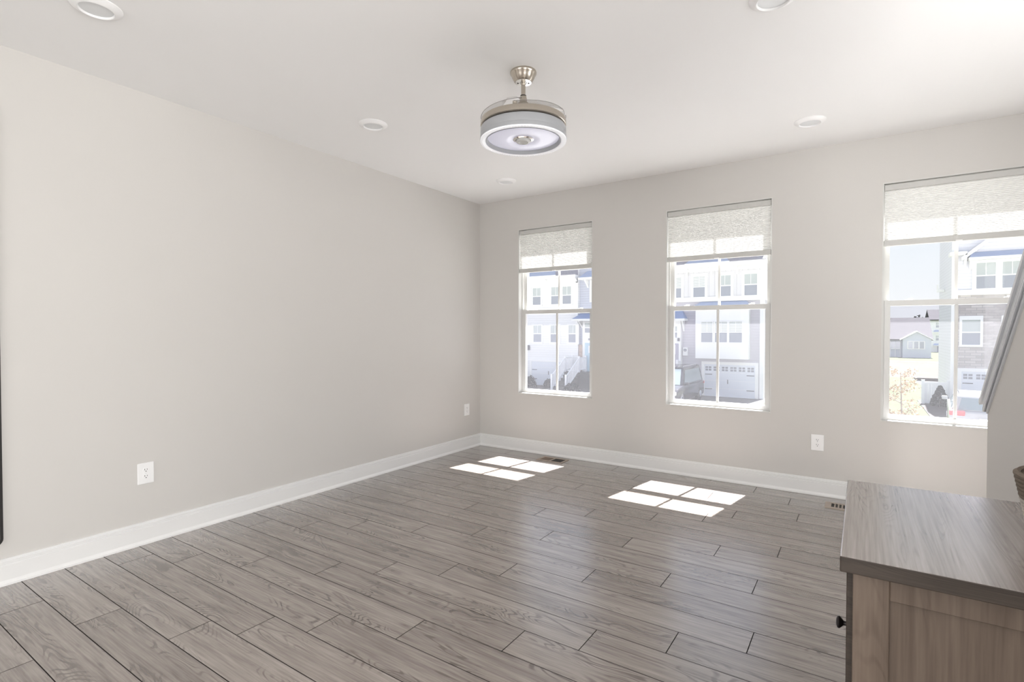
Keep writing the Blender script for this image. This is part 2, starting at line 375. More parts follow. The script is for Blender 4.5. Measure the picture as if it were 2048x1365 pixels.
# knee wall along the stairs, cut to the slope of the flight
KX, KY, SL = 0.50, 3.345, 0.765
def slope_z(y): return 0.93 + (KY - y) * SL       # underside of the cap
ytop = KY - (H - 0.93) / SL
struct('wall_stair', prism(bm_new(), [(KX, KY, -0.0), (KX, KY, 0.93), (KX, ytop, H - 0.001), (KX, 0.85, H - 0.001), (KX, 0.85, 0.0)], (0.12, 0, 0)), M['wall'], label='sloping stair knee wall')
def cap_trim():
    bm = bm_new()
    ang = math.atan(SL); c, s = math.cos(ang), math.sin(ang)
    def run(xa, xb, n0, n1, ext):
        # bar along the slope: n measured square to the slope, ext = how far it passes the wall's end
        y_low, y_high = KY + ext * c, ytop + 0.08
        pts = []
        for y in (y_low, y_high):
            z = slope_z(y)
            for x, n in ((xa, n0), (xb, n0), (xb, n1), (xa, n1)):
                pts.append(bm.verts.new((x, y + n * s, z + n * c)))
        for a in range(4):
            b = (a + 1) % 4
            bm.faces.new((pts[a], pts[b], pts[4 + b], pts[4 + a]))
        bm.faces.new(pts[0:4]); bm.faces.new(pts[4:8])
    w = 0.12
    run(KX - 0.022, KX + w + 0.022, 0.048, 0.068, 0.055)    # cap board
    run(KX - 0.013, KX + w + 0.013, -0.012, 0.048, 0.022)   # apron
    run(KX - 0.017, KX + w + 0.017, -0.012, -0.003, 0.022)  # bead
    run(KX - 0.017, KX + w + 0.017, 0.002, 0.006, 0.022)
    run(KX - 0.007, KX + w + 0.007, -0.030, -0.012, 0.008)  # cove below
    bmesh.ops.recalc_face_normals(bm, faces=bm.faces[:])
    return bm
struct('trim_1', cap_trim(), M['cap'], label='white sloping cap trim on the stair wall')

# baseboards with a moulded profile
BP = [(0, 0), (0.027, 0), (0.026, 0.010), (0.017, 0.021), (0.015, 0.024), (0.015, 0.098), (0.010, 0.100), (0.009, 0.104), (0.0135, 0.106), (0.0135, 0.117), (0.006, 0.119), (0.0055, 0.123), (0.009, 0.125), (0.008, 0.133), (0, 0.133)]
struct('baseboard_left', prism(bm_new(), [(XL + d, YR, z) for d, z in BP], (0, YB - YR, 0)), M['trim'], label='white moulded baseboard on the long wall')
struct('baseboard_back', prism(bm_new(), [(XL, YB - d, z) for d, z in BP], (XR - XL, 0, 0)), M['trim'], label='white moulded baseboard under the windows')

struct('baseboard_stair', prism(bm_new(), [(KX - d, 2.10, z) for d, z in BP], (0, KY - 2.10, 0)), M['trim'], label='white moulded baseboard on the stair wall')
# windows -----------------------------------------------------------------
def build_window(name, x0, label):
    x1 = x0 + WW
    r = struct_root(name, ((x0 + x1) / 2, YB + 0.075, WZ0), label, 'window')
    # jamb liner: white return boards lining the opening, with a slim stool
    bm = bm_new(); t = 0.007
    bx(bm, x0, x0 + t, YB - 0.001, YB + 0.06, WZ0, WZ1); bx(bm, x1 - t, x1, YB - 0.001, YB + 0.06, WZ0, WZ1)
    bx(bm, x0 + t, x1 - t, YB - 0.001, YB + 0.06, WZ1 - t, WZ1); bx(bm, x0 + t, x1 - t, YB - 0.004, YB + 0.06, WZ0, WZ0 + 0.008)
    obj('window_jamb', bm, M['vinyl'], r)
    bm = bm_new(); frame_xz(bm, x0, x1, WZ0, WZ1, YB + 0.06, YB + 0.149, 0.018, 0.018, 0.022, 0.022)
    bx(bm, x0 + 0.018, x0 + 0.026, YB + 0.098, YB + 0.103, WZ0 + 0.022, WZ1 - 0.022); bx(bm, x1 - 0.026, x1 - 0.018, YB + 0.098, YB + 0.103, WZ0 + 0.022, WZ1 - 0.022)
    obj('window_frame', bm, M['vinyl'], r)
    def sash(ya, yb, z0, z1, st, rb, rt, pm, nm):
        bm = bm_new(); a0, a1 = x0 + 0.019, x1 - 0.019
        frame_xz(bm, a0, a1, z0, z1, ya, yb, st, st, rb, rt)
        s = obj(nm, bm, M['vinyl'], r); s['label'] = 'white vinyl sash'
        g0, g1, h0, h1 = a0 + st, a1 - st, z0 + rb, z1 - rt
        ym = (ya + yb) / 2
        obj('pane', bx(bm_new(), g0 - 0.004, g1 + 0.004, ym - 0.002, ym + 0.002, h0 - 0.004, h1 + 0.004), pm, s)
        xm = (g0 + g1) / 2
        obj('muntin', bx(bm_new(), xm - 0.0105, xm + 0.0105, ym - 0.009, ym + 0.009, h0, h1, 0.003, 1), M['vinyl'], s)
        return s
    lo = sash(YB + 0.060, YB + 0.098, WZ0 + 0.022, 1.526, 0.036, 0.026, 0.040, M['pane_screen'], 'lower_sash')
    up = sash(YB + 0.103, YB + 0.145, 1.486, WZ1 - 0.022, 0.030, 0.040, 0.036, M['pane'], 'upper_sash')
    for q in (0.19, 0.81):
        xm = x0 + WW * q
        bm = bm_new(); bx(bm, xm - 0.022, xm + 0.022, YB + 0.066, YB + 0.092, 1.526, 1.532, 0.002, 1); bx(bm, xm - 0.006, xm + 0.026, YB + 0.072, YB + 0.084, 1.532, 1.540, 0.003, 1)
        obj('sash_lock', bm, M['white'], lo)
    return r
WL = ['double-hung window nearest the room corner', 'middle double-hung window', 'double-hung window beside the stair wall']
wins = [build_window('window_%d' % (i + 1), WINX[i], WL[i]) for i in range(3)]
# unseen door and windows, added to hold the fill lamps
d = struct_root('fill_door_1', (-1.3, YR - 0.075, 0), 'sliding glass door added behind the camera for a fill lamp', 'door')
bm = bm_new(); frame_xz(bm, -2.9, 0.3, 0.0, 2.3, YR - 0.14, YR - 0.01, 0.06); bx(bm, -1.34, -1.26, YR - 0.12, YR - 0.03, 0.06, 2.24); obj('door_frame', bm, M['vinyl'], d)
for a, b in ((-2.84, -1.34), (-1.26, 0.24)): obj('pane', bx(bm_new(), a, b, YR - 0.078, YR - 0.072, 0.06, 2.24), M['clear'], d)
d = struct_root('window_4', (XR + 0.075, -0.35, 0.6), 'side window added behind the camera for a fill lamp', 'window')  # unseen window, added to frame the side fill lamp
bm = bm_new()
for (ya, yb, za, zb) in ((-1.4, -1.35, 0.6, 2.3), (0.65, 0.7, 0.6, 2.3), (-1.35, 0.65, 0.6, 0.65), (-1.35, 0.65, 2.25, 2.3), (-0.37, -0.33, 0.65, 2.25)): bx(bm, XR + 0.01, XR + 0.14, ya, yb, za, zb)
obj('window_frame', bm, M['vinyl'], d)
for a, b in ((-1.35, -0.37), (-0.33, 0.65)): obj('pane', bx(bm_new(), XR + 0.072, XR + 0.078, a, b, 0.65, 2.25), M['clear'], d)

d = struct_root('window_5', (XR + 0.075, 2.3, 1.2), 'side window added above the stairs for a fill lamp', 'window')  # added out of view around the stair fill lamp
bm = bm_new()
for (ya, yb, za, zb) in ((1.2, 1.25, 1.2, 2.5), (3.35, 3.4, 1.2, 2.5), (1.25, 3.35, 1.2, 1.25), (1.25, 3.35, 2.45, 2.5), (2.28, 2.32, 1.25, 2.45)): bx(bm, XR + 0.01, XR + 0.14, ya, yb, za, zb)
obj('window_frame', bm, M['vinyl'], d)
for a, b in ((1.25, 2.28), (2.32, 3.35)): obj('pane', bx(bm_new(), XR + 0.072, XR + 0.078, a, b, 1.25, 2.45), M['clear'], d)

# ---------------------------------------------------------------- cellular shades
def build_shade():
    hw = WW / 2 - 0.010
    r = thing('cellular_shade', '', 'window shade', (0, 0, 0), 'half-raised cellular shades')
    y0 = 0.008
    obj('headrail', bx(bm_new(), -hw, hw, y0, y0 + 0.036, 2.338, 2.380, 0.003, 1), M['rail_grey'], r, local=True)
    bm = bm_new(); n = 60; zt, zb = 2.338, 1.972; rows = []
    for i in range(n + 1):
        z = zt + (zb - zt) * i / n; y = y0 + (0.004 if i % 2 else 0.012)
        rows.append((bm.verts.new((-hw + 0.003, y, z)), bm.verts.new((hw - 0.003, y, z))))
    for a, b in zip(rows, rows[1:]): bm.faces.new((a[0], a[1], b[1], b[0]))
    obj('shade_fabric', bm, M['shade'], r, local=True)
    br = obj('bottom_rail', bx(bm_new(), -hw, hw, y0 - 0.002, y0 + 0.030, 1.928, 1.972, 0.004, 2), M['rail_grey'], r, local=True)
    obj('pull_tab', bx(bm_new(), -0.020, 0.020, y0 - 0.008, y0 + 0.002, 1.926, 1.936, 0.002, 1), M['white'], br, local=True)
    return r
SLAB = ['white pleated shade half lowered in the window nearest the corner', 'white pleated shade half lowered in the middle window', 'white pleated shade half lowered in the window beside the stairs']
sh0 = build_shade(); sh0.location = (WINX[0] + WW / 2, YB, 0); sh0['label'] = SLAB[0]
for i in (1, 2): copy_tree(sh0, (WINX[i] + WW / 2, YB, 0), label=SLAB[i])

# ---------------------------------------------------------------- ceiling fan
FX, FY = -1.588, 2.497
def build_fan():
    r = thing('ceiling_fan', 'brushed nickel ceiling fan light with retracted clear blades', 'ceiling fan', (FX, FY, H))
    c = (FX, FY, 0)
    cp = obj('canopy', lathe(bm_new(), [(0, 2.7395), (0.072, 2.7395), (0.074, 2.734), (0.073, 2.727), (0.069, 2.722), (0.062, 2.706), (0.052, 2.688), (0.046, 2.681)], 56, c), M['nickel'], r, smooth=True)
    obj('canopy_plate', lathe(bm_new(), [(0, 2.679), (0.045, 2.679), (0.0455, 2.683), (0, 2.684)], 48, c), M['nickel_pale'], cp, smooth=True)
    bm = bm_new()
    lathe(bm, [(0.0145, 2.6795), (0.020, 2.6785), (0.020, 2.6795)], 24, c, closed=True)
    for a in (0.7, 3.6): lathe(bm, [(0, 2.6775), (0.005, 2.6775), (0.005, 2.6795)], 12, (FX + 0.030 * math.cos(a), FY + 0.030 * math.sin(a), 0))
    obj('canopy_screws', bm, M['black'], cp)
    dr = obj('downrod', lathe(bm_new(), [(0.0, 2.680), (0.0125, 2.680), (0.0125, 2.600), (0.0, 2.600)], 28, c), M['nickel'], r, smooth=True)
    obj('rod_seal', lathe(bm_new(), [(0.0, 2.609), (0.0165, 2.609), (0.0165, 2.603), (0.0, 2.603)], 28, c), M['black'], dr, smooth=True)
    obj('coupler', lathe(bm_new(), [(0, 2.603), (0.017, 2.603), (0.020, 2.590), (0.022, 2.570), (0.030, 2.565), (0.036, 2.540), (0.075, 2.532), (0.080, 2.515), (0.10, 2.505), (0.10, 2.470), (0, 2.470)], 40, c), M['nickel'], r, smooth=True)
    obj('motor_housing', lathe(bm_new(), [(0, 2.474), (0.10, 2.476), (0.228, 2.470), (0.236, 2.466), (0.238, 2.460), (0.238, 2.436), (0.234, 2.433), (0, 2.433)], 96, c), M['nickel'], r, smooth=True)
    obj('shadow_gap', lathe(bm_new(), [(0, 2.434), (0.222, 2.434), (0.222, 2.428), (0, 2.428)], 72, c), M['black'], r, smooth=True)
    obj('light_housing', lathe(bm_new(), [(0, 2.429), (0.226, 2.429), (0.233, 2.426), (0.238, 2.420), (0.2385, 2.383), (0.2375, 2.381), (0.240, 2.379), (0.242, 2.362), (0.240, 2.357), (0.2095, 2.357), (0.2095, 2.380)], 96, c), M['fan_grey'], r, smooth=True)
    # ribbed acrylic ring
    bm = bm_new(); n = 180
    ring = []
    for i in range(n):
        a = 2 * math.pi * i / n; k = 0.0022 if i % 2 else 0.0
        prof = [(0.2405, 2.358), (0.239, 2.352 - k), (0.229, 2.350 - k), (0.222, 2.351), (0.214, 2.353), (0.208, 2.357)]
        ring.append([bm.verts.new((FX + q * math.cos(a), FY + q * math.sin(a), z)) for q, z in prof])
    for i in range(n):
        a, b = ring[i], ring[(i + 1) % n]
        for j in range(5): bm.faces.new((a[j], b[j], b[j + 1], a[j + 1]))
    bmesh.ops.recalc_face_normals(bm, faces=bm.faces[:])
    obj('ribbed_ring', bm, M['fan_ring'], r)
    obj('channel_wall', lathe(bm_new(), [(0.209, 2.352), (0.209, 2.374), (0.198, 2.376), (0.197, 2.374), (0.207, 2.351)], 96, c, closed=True), M['fan_grey'], r, smooth=True)
    di = obj('diffuser', lathe(bm_new(), [(0.208, 2.3735), (0.190, 2.371), (0.15, 2.364), (0.10, 2.361), (0.07, 2.365), (0.055, 2.372), (0, 2.374)], 96, c), M['fan_disc'], r, smooth=True)
    obj('centre_collar', lathe(bm_new(), [(0.056, 2.372), (0.058, 2.364), (0.044, 2.360), (0.042, 2.372)], 56, c, closed=True), M['nickel_pale'], di, smooth=True)
    obj('centre_lens', lathe(bm_new(), [(0.041, 2.372), (0.041, 2.353), (0.037, 2.349), (0.028, 2.348), (0.024, 2.352), (0, 2.353)], 48, c), M['lens_clear'], di, smooth=True)
    # four folded clear blades lying on the housing
    for q in range(4):
        bm = bm_new(); a0 = math.pi / 2 * q + 0.35; n = 26; up, lw = [], []
        for i in range(n + 1):
            t = i / n; a = a0 + t * 1.75
            ro = 0.237 - 0.010 * t; ri = ro - (0.085 * math.sin(math.pi * min(1, t * 1.1 + 0.12)) ** 0.6 if t < 0.93 else 0.03)
            z = 2.478 + 0.020 * t
            for lst, dz in ((up, 0.0026), (lw, 0.0)):
                lst.append((bm.verts.new((FX + ri * math.cos(a), FY + ri * math.sin(a), z + dz + 0.008)), bm.verts.new((FX + ro * math.cos(a), FY + ro * math.sin(a), z + dz))))
        for i in range(n):
            bm.faces.new((up[i][0], up[i][1], up[i + 1][1], up[i + 1][0])); bm.faces.new((lw[i][0], lw[i + 1][0], lw[i + 1][1], lw[i][1]))
            bm.faces.new((up[i][1], lw[i][1], lw[i + 1][1], up[i + 1][1])); bm.faces.new((up[i][0], up[i + 1][0], lw[i + 1][0], lw[i][0]))
        bm.faces.new((up[0][0], lw[0][0], lw[0][1], up[0][1])); bm.faces.new((up[n][0], up[n][1], lw[n][1], lw[n][0]))
        for f in bm.faces:
            pass
        bl = obj('blade', bm, M['clear'], r, smooth=True)
        # darker polished edge of the acrylic
        edge = []
        for i in range(n + 1):
            t = i / n; a = a0 + t * 1.75; ro = 0.2375 - 0.010 * t
            edge.append((FX + ro * math.cos(a), FY + ro * math.sin(a), 2.4795 + 0.020 * t))
        obj('blade_edge', tube(bm_new(), edge, 0.0013, 6), M['edge_grey'], bl)
    for q in range(4):
        a = math.pi / 2 * q + 0.35
        obj('blade_pivot', lathe(bm_new(), [(0, 2.492), (0.012, 2.492), (0.012, 2.470), (0, 2.470)], 16, (FX + 0.205 * math.cos(a), FY + 0.205 * math.sin(a), 0)), M['nickel'], r, smooth=True)
    return r
M['edge_grey'] = solid('smoked_acrylic_edge', (0.25, 0.24, 0.23), rough=0.2, noise=0.02)
build_fan()

# ---------------------------------------------------------------- recessed ceiling lights
def build_can():
    r = thing('recessed_light', '', 'ceiling light', (0, 0, H), 'recessed ceiling lights')
    obj('light_trim', lathe(bm_new(), [(0.098, 0), (0.098, -0.003), (0.088, -0.010), (0.072, -0.018), (0.067, -0.019), (0.064, -0.016), (0.063, -0.008), (0.063, 0)], 56, closed=True), M['white'], r, smooth=True, local=True)
    obj('light_lens', lathe(bm_new(), [(0.0635, -0.010), (0.05, -0.0115), (0, -0.0125)], 48), M['lens'], r, smooth=True, local=True)
    return r
CL = [(-2.856, 0.945, 'round white recessed ceiling light near the mirror end of the long wall'),
      (-2.856, 2.540, 'round white recessed ceiling light level with the fan, near the long wall'),
      (-2.862, 4.190, 'round white recessed ceiling light near the room corner, beyond the fan'),
      (-0.336, 2.545, 'round white recessed ceiling light level with the fan, on the stair side'),
      (-0.316, 4.167, 'round white recessed ceiling light above the wall between middle and stair-side windows')]
can0 = build_can(); can0.location = (CL[0][0], CL[0][1], H); can0['label'] = CL[0][2]
for x, y, l in CL[1:]: copy_tree(can0, (x, y, H), label=l)

# ---------------------------------------------------------------- wall outlets (built facing -Y, back on y = 0)
def build_outlet():
    r = thing('wall_outlet', '', 'outlet', (0, 0, 0), 'white duplex outlets')
    obj('cover_plate', bx(bm_new(), -0.0445, 0.0445, -0.006, 0.0, -0.064, 0.064, 0.0035, 2), M['white'], r, local=True)
    for s in (1, -1):
        zc = 0.0195 * s
        bm = bm_new(); n = 24; pts = []
        for i in range(n):
            a = 2 * math.pi * i / n; pts.append((0.0172 * math.cos(a), -0.0085, zc + max(-0.0125, min(0.0125, 0.0172 * math.sin(a)))))
        prism(bm, pts, (0, 0.004, 0))
        f = obj('receptacle', bm, M['white'], r, local=True)
        bm = bm_new(); bx(bm, -0.0078, -0.0052, -0.0088, -0.0075, zc + 0.0005, zc + 0.009); bx(bm, 0.0050, 0.0074, -0.0088, -0.0075, zc + 0.0012, zc + 0.0085)
        prism(bm, [(0.0028 * math.cos(2 * math.pi * i / 12), -0.0088, zc - 0.0066 + 0.0028 * math.sin(2 * math.pi * i / 12)) for i in range(12)], (0, 0.001, 0))
        obj('slots', bm, M['dark'], f, local=True)
    bm = bm_new(); prism(bm, [(0.0032 * math.cos(2 * math.pi * i / 12), -0.0072, 0.0032 * math.sin(2 * math.pi * i / 12)) for i in range(12)], (0, 0.002, 0))
    obj('cover_screw', bm, M['lens'], r, local=True)
    return r
ou = build_outlet(); ou.location = (-0.290, YB, 0.4145); ou['label'] = 'white duplex outlet under the gap between middle and stair-side windows'
copy_tree(ou, (XL, 1.421, 0.4285), R(90), 'white duplex outlet low on the long wall, far from the windows')
copy_tree(ou, (XL, 4.552, 0.4315), R(90), 'white duplex outlet on the long wall by the room corner')

# ---------------------------------------------------------------- floor registers
def register_a():
    x0, x1, y0, y1 = -2.735, -2.445, 4.535, 4.705
    r = thing('floor_register', 'taupe floor register with two openings beside the corner sunlit patch', 'floor vent', ((x0 + x1) / 2, (y0 + y1) / 2, 0), 'floor registers')
    bm = bm_new(); xm = (x0 + x1) / 2
    for (a, b, c, d_) in ((x0, x0 + 0.028, y0, y1), (x1 - 0.022, x1, y0, y1), (xm - 0.008, xm + 0.008, y0 + 0.024, y1 - 0.024), (x0 + 0.028, x1 - 0.022, y0, y0 + 0.024), (x0 + 0.028, x1 - 0.022, y1 - 0.024, y1)): bx(bm, a, b, c, d_, 0.0, 0.005, 0.0012, 1)
    obj('register_plate', bm, M['register'], r)
    obj('damper', bx(bm_new(), x0 + 0.028, xm - 0.008, y0 + 0.024, y1 - 0.024, 0.0002, 0.0018), M['damper'], r)
    obj('opening', bx(bm_new(), xm + 0.008, x1 - 0.022, y0 + 0.024, y1 - 0.024, 0.0002, 0.0010), M['dark'], r)
def register_b():
    x0, x1, y0, y1 = -0.222, 0.10, 4.475, 4.625
    r = thing('floor_register', 'taupe slotted floor register half hidden behind the sideboard', 'floor vent', ((x0 + x1) / 2, (y0 + y1) / 2, 0), 'floor registers')
    bm = bm_new(); s0, s1, ya, yb = x0 + 0.040, x1 - 0.03, y0 + 0.030, y1 - 0.022
    bx(bm, x0, s0, y0, y1, 0, 0.005, 0.001, 1); bx(bm, s1, x1, y0, y1, 0, 0.005, 0.001, 1); bx(bm, s0, s1, y0, ya, 0, 0.005); bx(bm, s0, s1, yb, y1, 0, 0.005)
    n = 11; p = (s1 - s0) / n
    for i in range(1, n): bx(bm, s0 + p * i - 0.0045, s0 + p * i + 0.0045, ya, yb, 0, 0.005)
    obj('register_plate', bm, M['register'], r)
    obj('opening', bx(bm_new(), s0, s1, ya, yb, 0.0002, 0.0010), M['dark'], r)
register_a(); register_b()

# ---------------------------------------------------------------- mirror at the left edge
def build_mirror():
    y1, y0, z0, z1 = 0.778, -0.10, 0.205, 2.425
    r = thing('wall_mirror', 'tall thin-framed black wall mirror cut off by the picture edge', 'mirror', (XL, (y0 + y1) / 2, z0))
    def rr(ya, yb, za, zb, q, n=6):
        pts = []
        for cy, cz, a0 in ((yb - q, zb - q, 0), (ya + q, zb - q, 90), (ya + q, za + q, 180), (yb - q, za + q, 270)):
            for i in range(n + 1):
                a = R(a0 + 90 * i / n); pts.append((cy + q * math.cos(a), cz + q * math.sin(a)))
        return pts
    bm = bm_new(); o_ = rr(y0, y1, z0, z1, 0.035); i_ = rr(y0 + 0.012, y1 - 0.012, z0 + 0.012, z1 - 0.012, 0.025)
    A = [bm.verts.new((XL + 0.0005, y, z)) for y, z in o_]; B = [bm.verts.new((XL + 0.012, y, z)) for y, z in o_]; C_ = [bm.verts.new((XL + 0.012, y, z)) for y, z in i_]; D = [bm.verts.new((XL + 0.008, y, z)) for y, z in i_]
    n = len(A)
    for p, q in ((A, B), (B, C_), (C_, D)):
        for i in range(n): bm.faces.new((p[i], p[(i + 1) % n], q[(i + 1) % n], q[i]))
    bmesh.ops.recalc_face_normals(bm, faces=bm.faces[:])
    obj('mirror_frame', bm, M['black'], r)
    obj('mirror_glass', prism(bm_new(), [(XL + 0.002, y, z) for y, z in i_], (0.006, 0, 0)), M['mirror'], r)
build_mirror()

# ---------------------------------------------------------------- sideboard
def build_sideboard():
    X0, X1, Y0, Y1, Z = -0.013, 0.470, 1.374, 2.045, 0.80
    r = thing('sideboard', 'grey-brown ash sideboard with framed end panel against the stair wall', 'sideboard', ((X0 + X1) / 2, (Y0 + Y1) / 2, 0))
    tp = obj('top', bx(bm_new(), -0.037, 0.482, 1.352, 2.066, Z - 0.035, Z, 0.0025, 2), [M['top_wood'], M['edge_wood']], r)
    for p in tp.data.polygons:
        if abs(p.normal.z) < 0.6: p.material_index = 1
    zt = Z - 0.035
    # carcass
    bm = bm_new()
    bx(bm, X0 + 0.006, X1, Y0 + 0.010, Y0 + 0.026, 0.06, zt); bx(bm, X0 + 0.006, X1, Y1 - 0.026, Y1 - 0.010, 0.06, zt)
    bx(bm, X1 - 0.010, X1, Y0 + 0.026, Y1 - 0.026, 0.06, zt); bx(bm, X0 + 0.006, X1 - 0.010, Y0 + 0.026, Y1 - 0.026, 0.06, 0.08); bx(bm, X0 + 0.006, X1 - 0.010, Y0 + 0.026, Y1 - 0.026, zt - 0.018, zt)
    obj('carcass', bm, M['side_wood'], r)
    for ya, yb, nm in ((Y0, Y0 + 0.010, 'end_frame'), (Y1 - 0.010, Y1, 'end_frame')):
        bm = bm_new()
        bx(bm, X0, X0 + 0.066, ya, yb, 0.0, zt, 0.0015, 1); bx(bm, X1 - 0.066, X1, ya, yb, 0.0, zt, 0.0015, 1)
        bx(bm, X0 + 0.066, X1 - 0.066, ya, yb, zt - 0.050, zt, 0.0015, 1); bx(bm, X0 + 0.066, X1 - 0.066, ya, yb, 0.06, 0.12, 0.0015, 1)
        obj(nm, bm, M['side_wood'], r)
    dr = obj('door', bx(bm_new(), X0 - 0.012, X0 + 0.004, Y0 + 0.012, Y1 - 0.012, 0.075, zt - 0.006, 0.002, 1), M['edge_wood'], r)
    bm = bm_new(); prof = [(0.0, 0.0), (0.0075, 0.0), (0.006, 0.007), (0.0065, 0.012), (0.013, 0.018), (0.0165, 0.022), (0.0155, 0.026), (0.009, 0.029), (0, 0.030)]
    lathe(bm, prof, 28)
    bmesh.ops.rotate(bm, verts=bm.verts[:], cent=(0, 0, 0), matrix=Matrix.Rotation(R(-90), 3, 'Y'))
    bmesh.ops.translate(bm, verts=bm.verts[:], vec=(X0 - 0.012, 1.72, 0.480))
    k = obj('knob', bm, M['bronze'], dr, smooth=True); k['label'] = 'dark round knob'
    return r
build_sideboard()

# ---------------------------------------------------------------- woven basket and the white cloth in it
M['rope_dark'] = solid('taupe_rope', (0.17, 0.135, 0.105), rough=0.9, noise=0.25, nscale=160, bump=0.5)
M['rope_light'] = solid('cream_rope', (0.50, 0.455, 0.415), rough=0.9, noise=0.2, nscale=160, bump=0.5)
M['cloth'] = solid('white_cloth', (0.78, 0.76, 0.74), rough=0.9, noise=0.03, nscale=60, bump=0.2)
def build_basket():
    bx_, by_ = 0.437, 1.713
    r = thing('basket', 'two-tone coiled rope basket on the sideboard, brown rim over cream base', 'basket', (bx_, by_, 0.80))
    def coil(z0, z1, n, r0, r1):
        prof = []
        for i in range(n):
            for j in range(5):
                a = -math.pi / 2 + math.pi * j / 4
                t = (i + 0.5 + 0.5 * math.sin(a)) / n
                prof.append((r0 + (r1 - r0) * t + 0.0035 * math.cos(a), z0 + (z1 - z0) * t))
        return prof
    def R_at(z): return 0.100 + 0.030 * (z / 0.155)
    lo_o = coil(0.0, 0.095, 10, R_at(0), R_at(0.095)); lo_i = [(q - 0.010, z) for q, z in reversed(lo_o) if z > 0.008]
    obj('basket_body', lathe(bm_new(), [(0, 0.0)] + lo_o + lo_i + [(0, 0.008)], 56, (bx_, by_, 0.80)), M['rope_light'], r, smooth=True)
    hi_o = coil(0.095, 0.155, 6, R_at(0.095), R_at(0.155)); hi_i = [(q - 0.012, z) for q, z in reversed(hi_o)]
    obj('rim_band', lathe(bm_new(), hi_o + [(R_at(0.155) - 0.005, 0.159)] + hi_i, 56, (bx_, by_, 0.80), closed=True), M['rope_dark'], r, smooth=True)
    t = thing('rolled_cloth', 'white rolled cloth standing inside the rope basket', 'cloth', (bx_ + 0.0, by_, 0.809))
    bm = bm_new(); n = 72; rows = []
    for i in range(n + 1):
        a = 2 * math.pi * 2.6 * i / n; q = 0.014 + 0.046 * i / n
        rows.append([bm.verts.new((bx_ + 0.004 + q * math.cos(a) * s_, by_ + q * math.sin(a) * s_, 0.809 + z)) for z, s_ in ((0, 0.9), (0.08, 1.0), (0.155, 1.02), (0.172, 0.98))])
    for a, b in zip(rows, rows[1:]):
        for j in range(3): bm.faces.new((a[j], b[j], b[j + 1], a[j + 1]))
    o = obj('cloth_roll', bm, M['cloth'], t, smooth=True)
    md = o.modifiers.new('thickness', 'SOLIDIFY'); md.thickness = 0.009; md.offset = 0
build_basket()

# ================================================================ OUTSIDE
M['x_white'] = lap('white_lap_siding', (0.86, 0.86, 0.86), 0.16)
M['x_trim'] = solid('white_house_trim', (0.90, 0.90, 0.89), rough=0.6, noise=0.01)
M['x_lav'] = lap('lavender_grey_lap_siding', (0.56, 0.54, 0.59), 0.16)
M['x_batten'] = lap('pale_grey_board_and_batten', (0.72, 0.71, 0.72), 0.30, 'X')
M['x_blue'] = lap('blue_grey_lap_siding', (0.52, 0.54, 0.63), 0.16)
M['x_pale'] = lap('pale_lilac_lap_siding', (0.80, 0.80, 0.86), 0.16)
M['x_hood'] = solid('blue_standing_seam_metal', (0.36, 0.43, 0.62), rough=0.45, metal=0.0, noise=0.05, nscale=2)
M['x_shingle'] = solid('grey_shingle', (0.34, 0.33, 0.38), rough=0.9, noise=0.2, nscale=9)
M['x_shingle_far'] = solid('brown_grey_shingle', (0.0557, 0.0536, 0.0578), rough=0.95, spec=0.05, noise=0.12, nscale=3)
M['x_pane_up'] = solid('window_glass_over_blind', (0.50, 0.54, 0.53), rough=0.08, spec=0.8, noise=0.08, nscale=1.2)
M['x_pane_low'] = solid('window_glass_grey', (0.33, 0.35, 0.40), rough=0.08, spec=0.8, noise=0.08, nscale=1.2)  # darker, bluer grey than the upper panes
M['x_blind'] = solid('white_blind_slat', (0.82, 0.82, 0.82), rough=0.5, noise=0.02)
M['x_garage'] = solid('white_garage_door', (0.74, 0.77, 0.83), rough=0.45, noise=0.02, nscale=4)
M['x_gpane'] = solid('garage_window_glass', (0.22, 0.23, 0.27), rough=0.15, noise=0.1)
M['x_iron'] = solid('black_iron_strap', (0.12, 0.12, 0.14), rough=0.5, noise=0.05)
M['x_door'] = solid('pale_blue_door', (0.46, 0.62, 0.72), rough=0.4, noise=0.02)
M['x_door2'] = solid('lavender_door', (0.40, 0.38, 0.47), rough=0.4, noise=0.02)
M['x_brick'] = solid('tan_brick', (0.48, 0.38, 0.33), rough=0.9, noise=0.25, nscale=7)
M['x_bark'] = solid('grey_bark', (0.25, 0.21, 0.18), rough=0.9, noise=0.25, nscale=20)
M['x_concrete'] = solid('pale_concrete', (0.1031, 0.1031, 0.1023), rough=0.85, noise=0.08, nscale=1.5)
M['x_asphalt'] = solid('pale_street', (0.2062, 0.2062, 0.2021), rough=0.9, noise=0.1, nscale=2)  # street colour raised so it bounces sunlight up into the windows
M['x_mulch'] = solid('dark_mulch', (0.0413, 0.0351, 0.033), rough=0.95, noise=0.35, nscale=7)
M['x_vinyl'] = solid('white_vinyl_railing', (0.88, 0.88, 0.90), rough=0.4, noise=0.01)

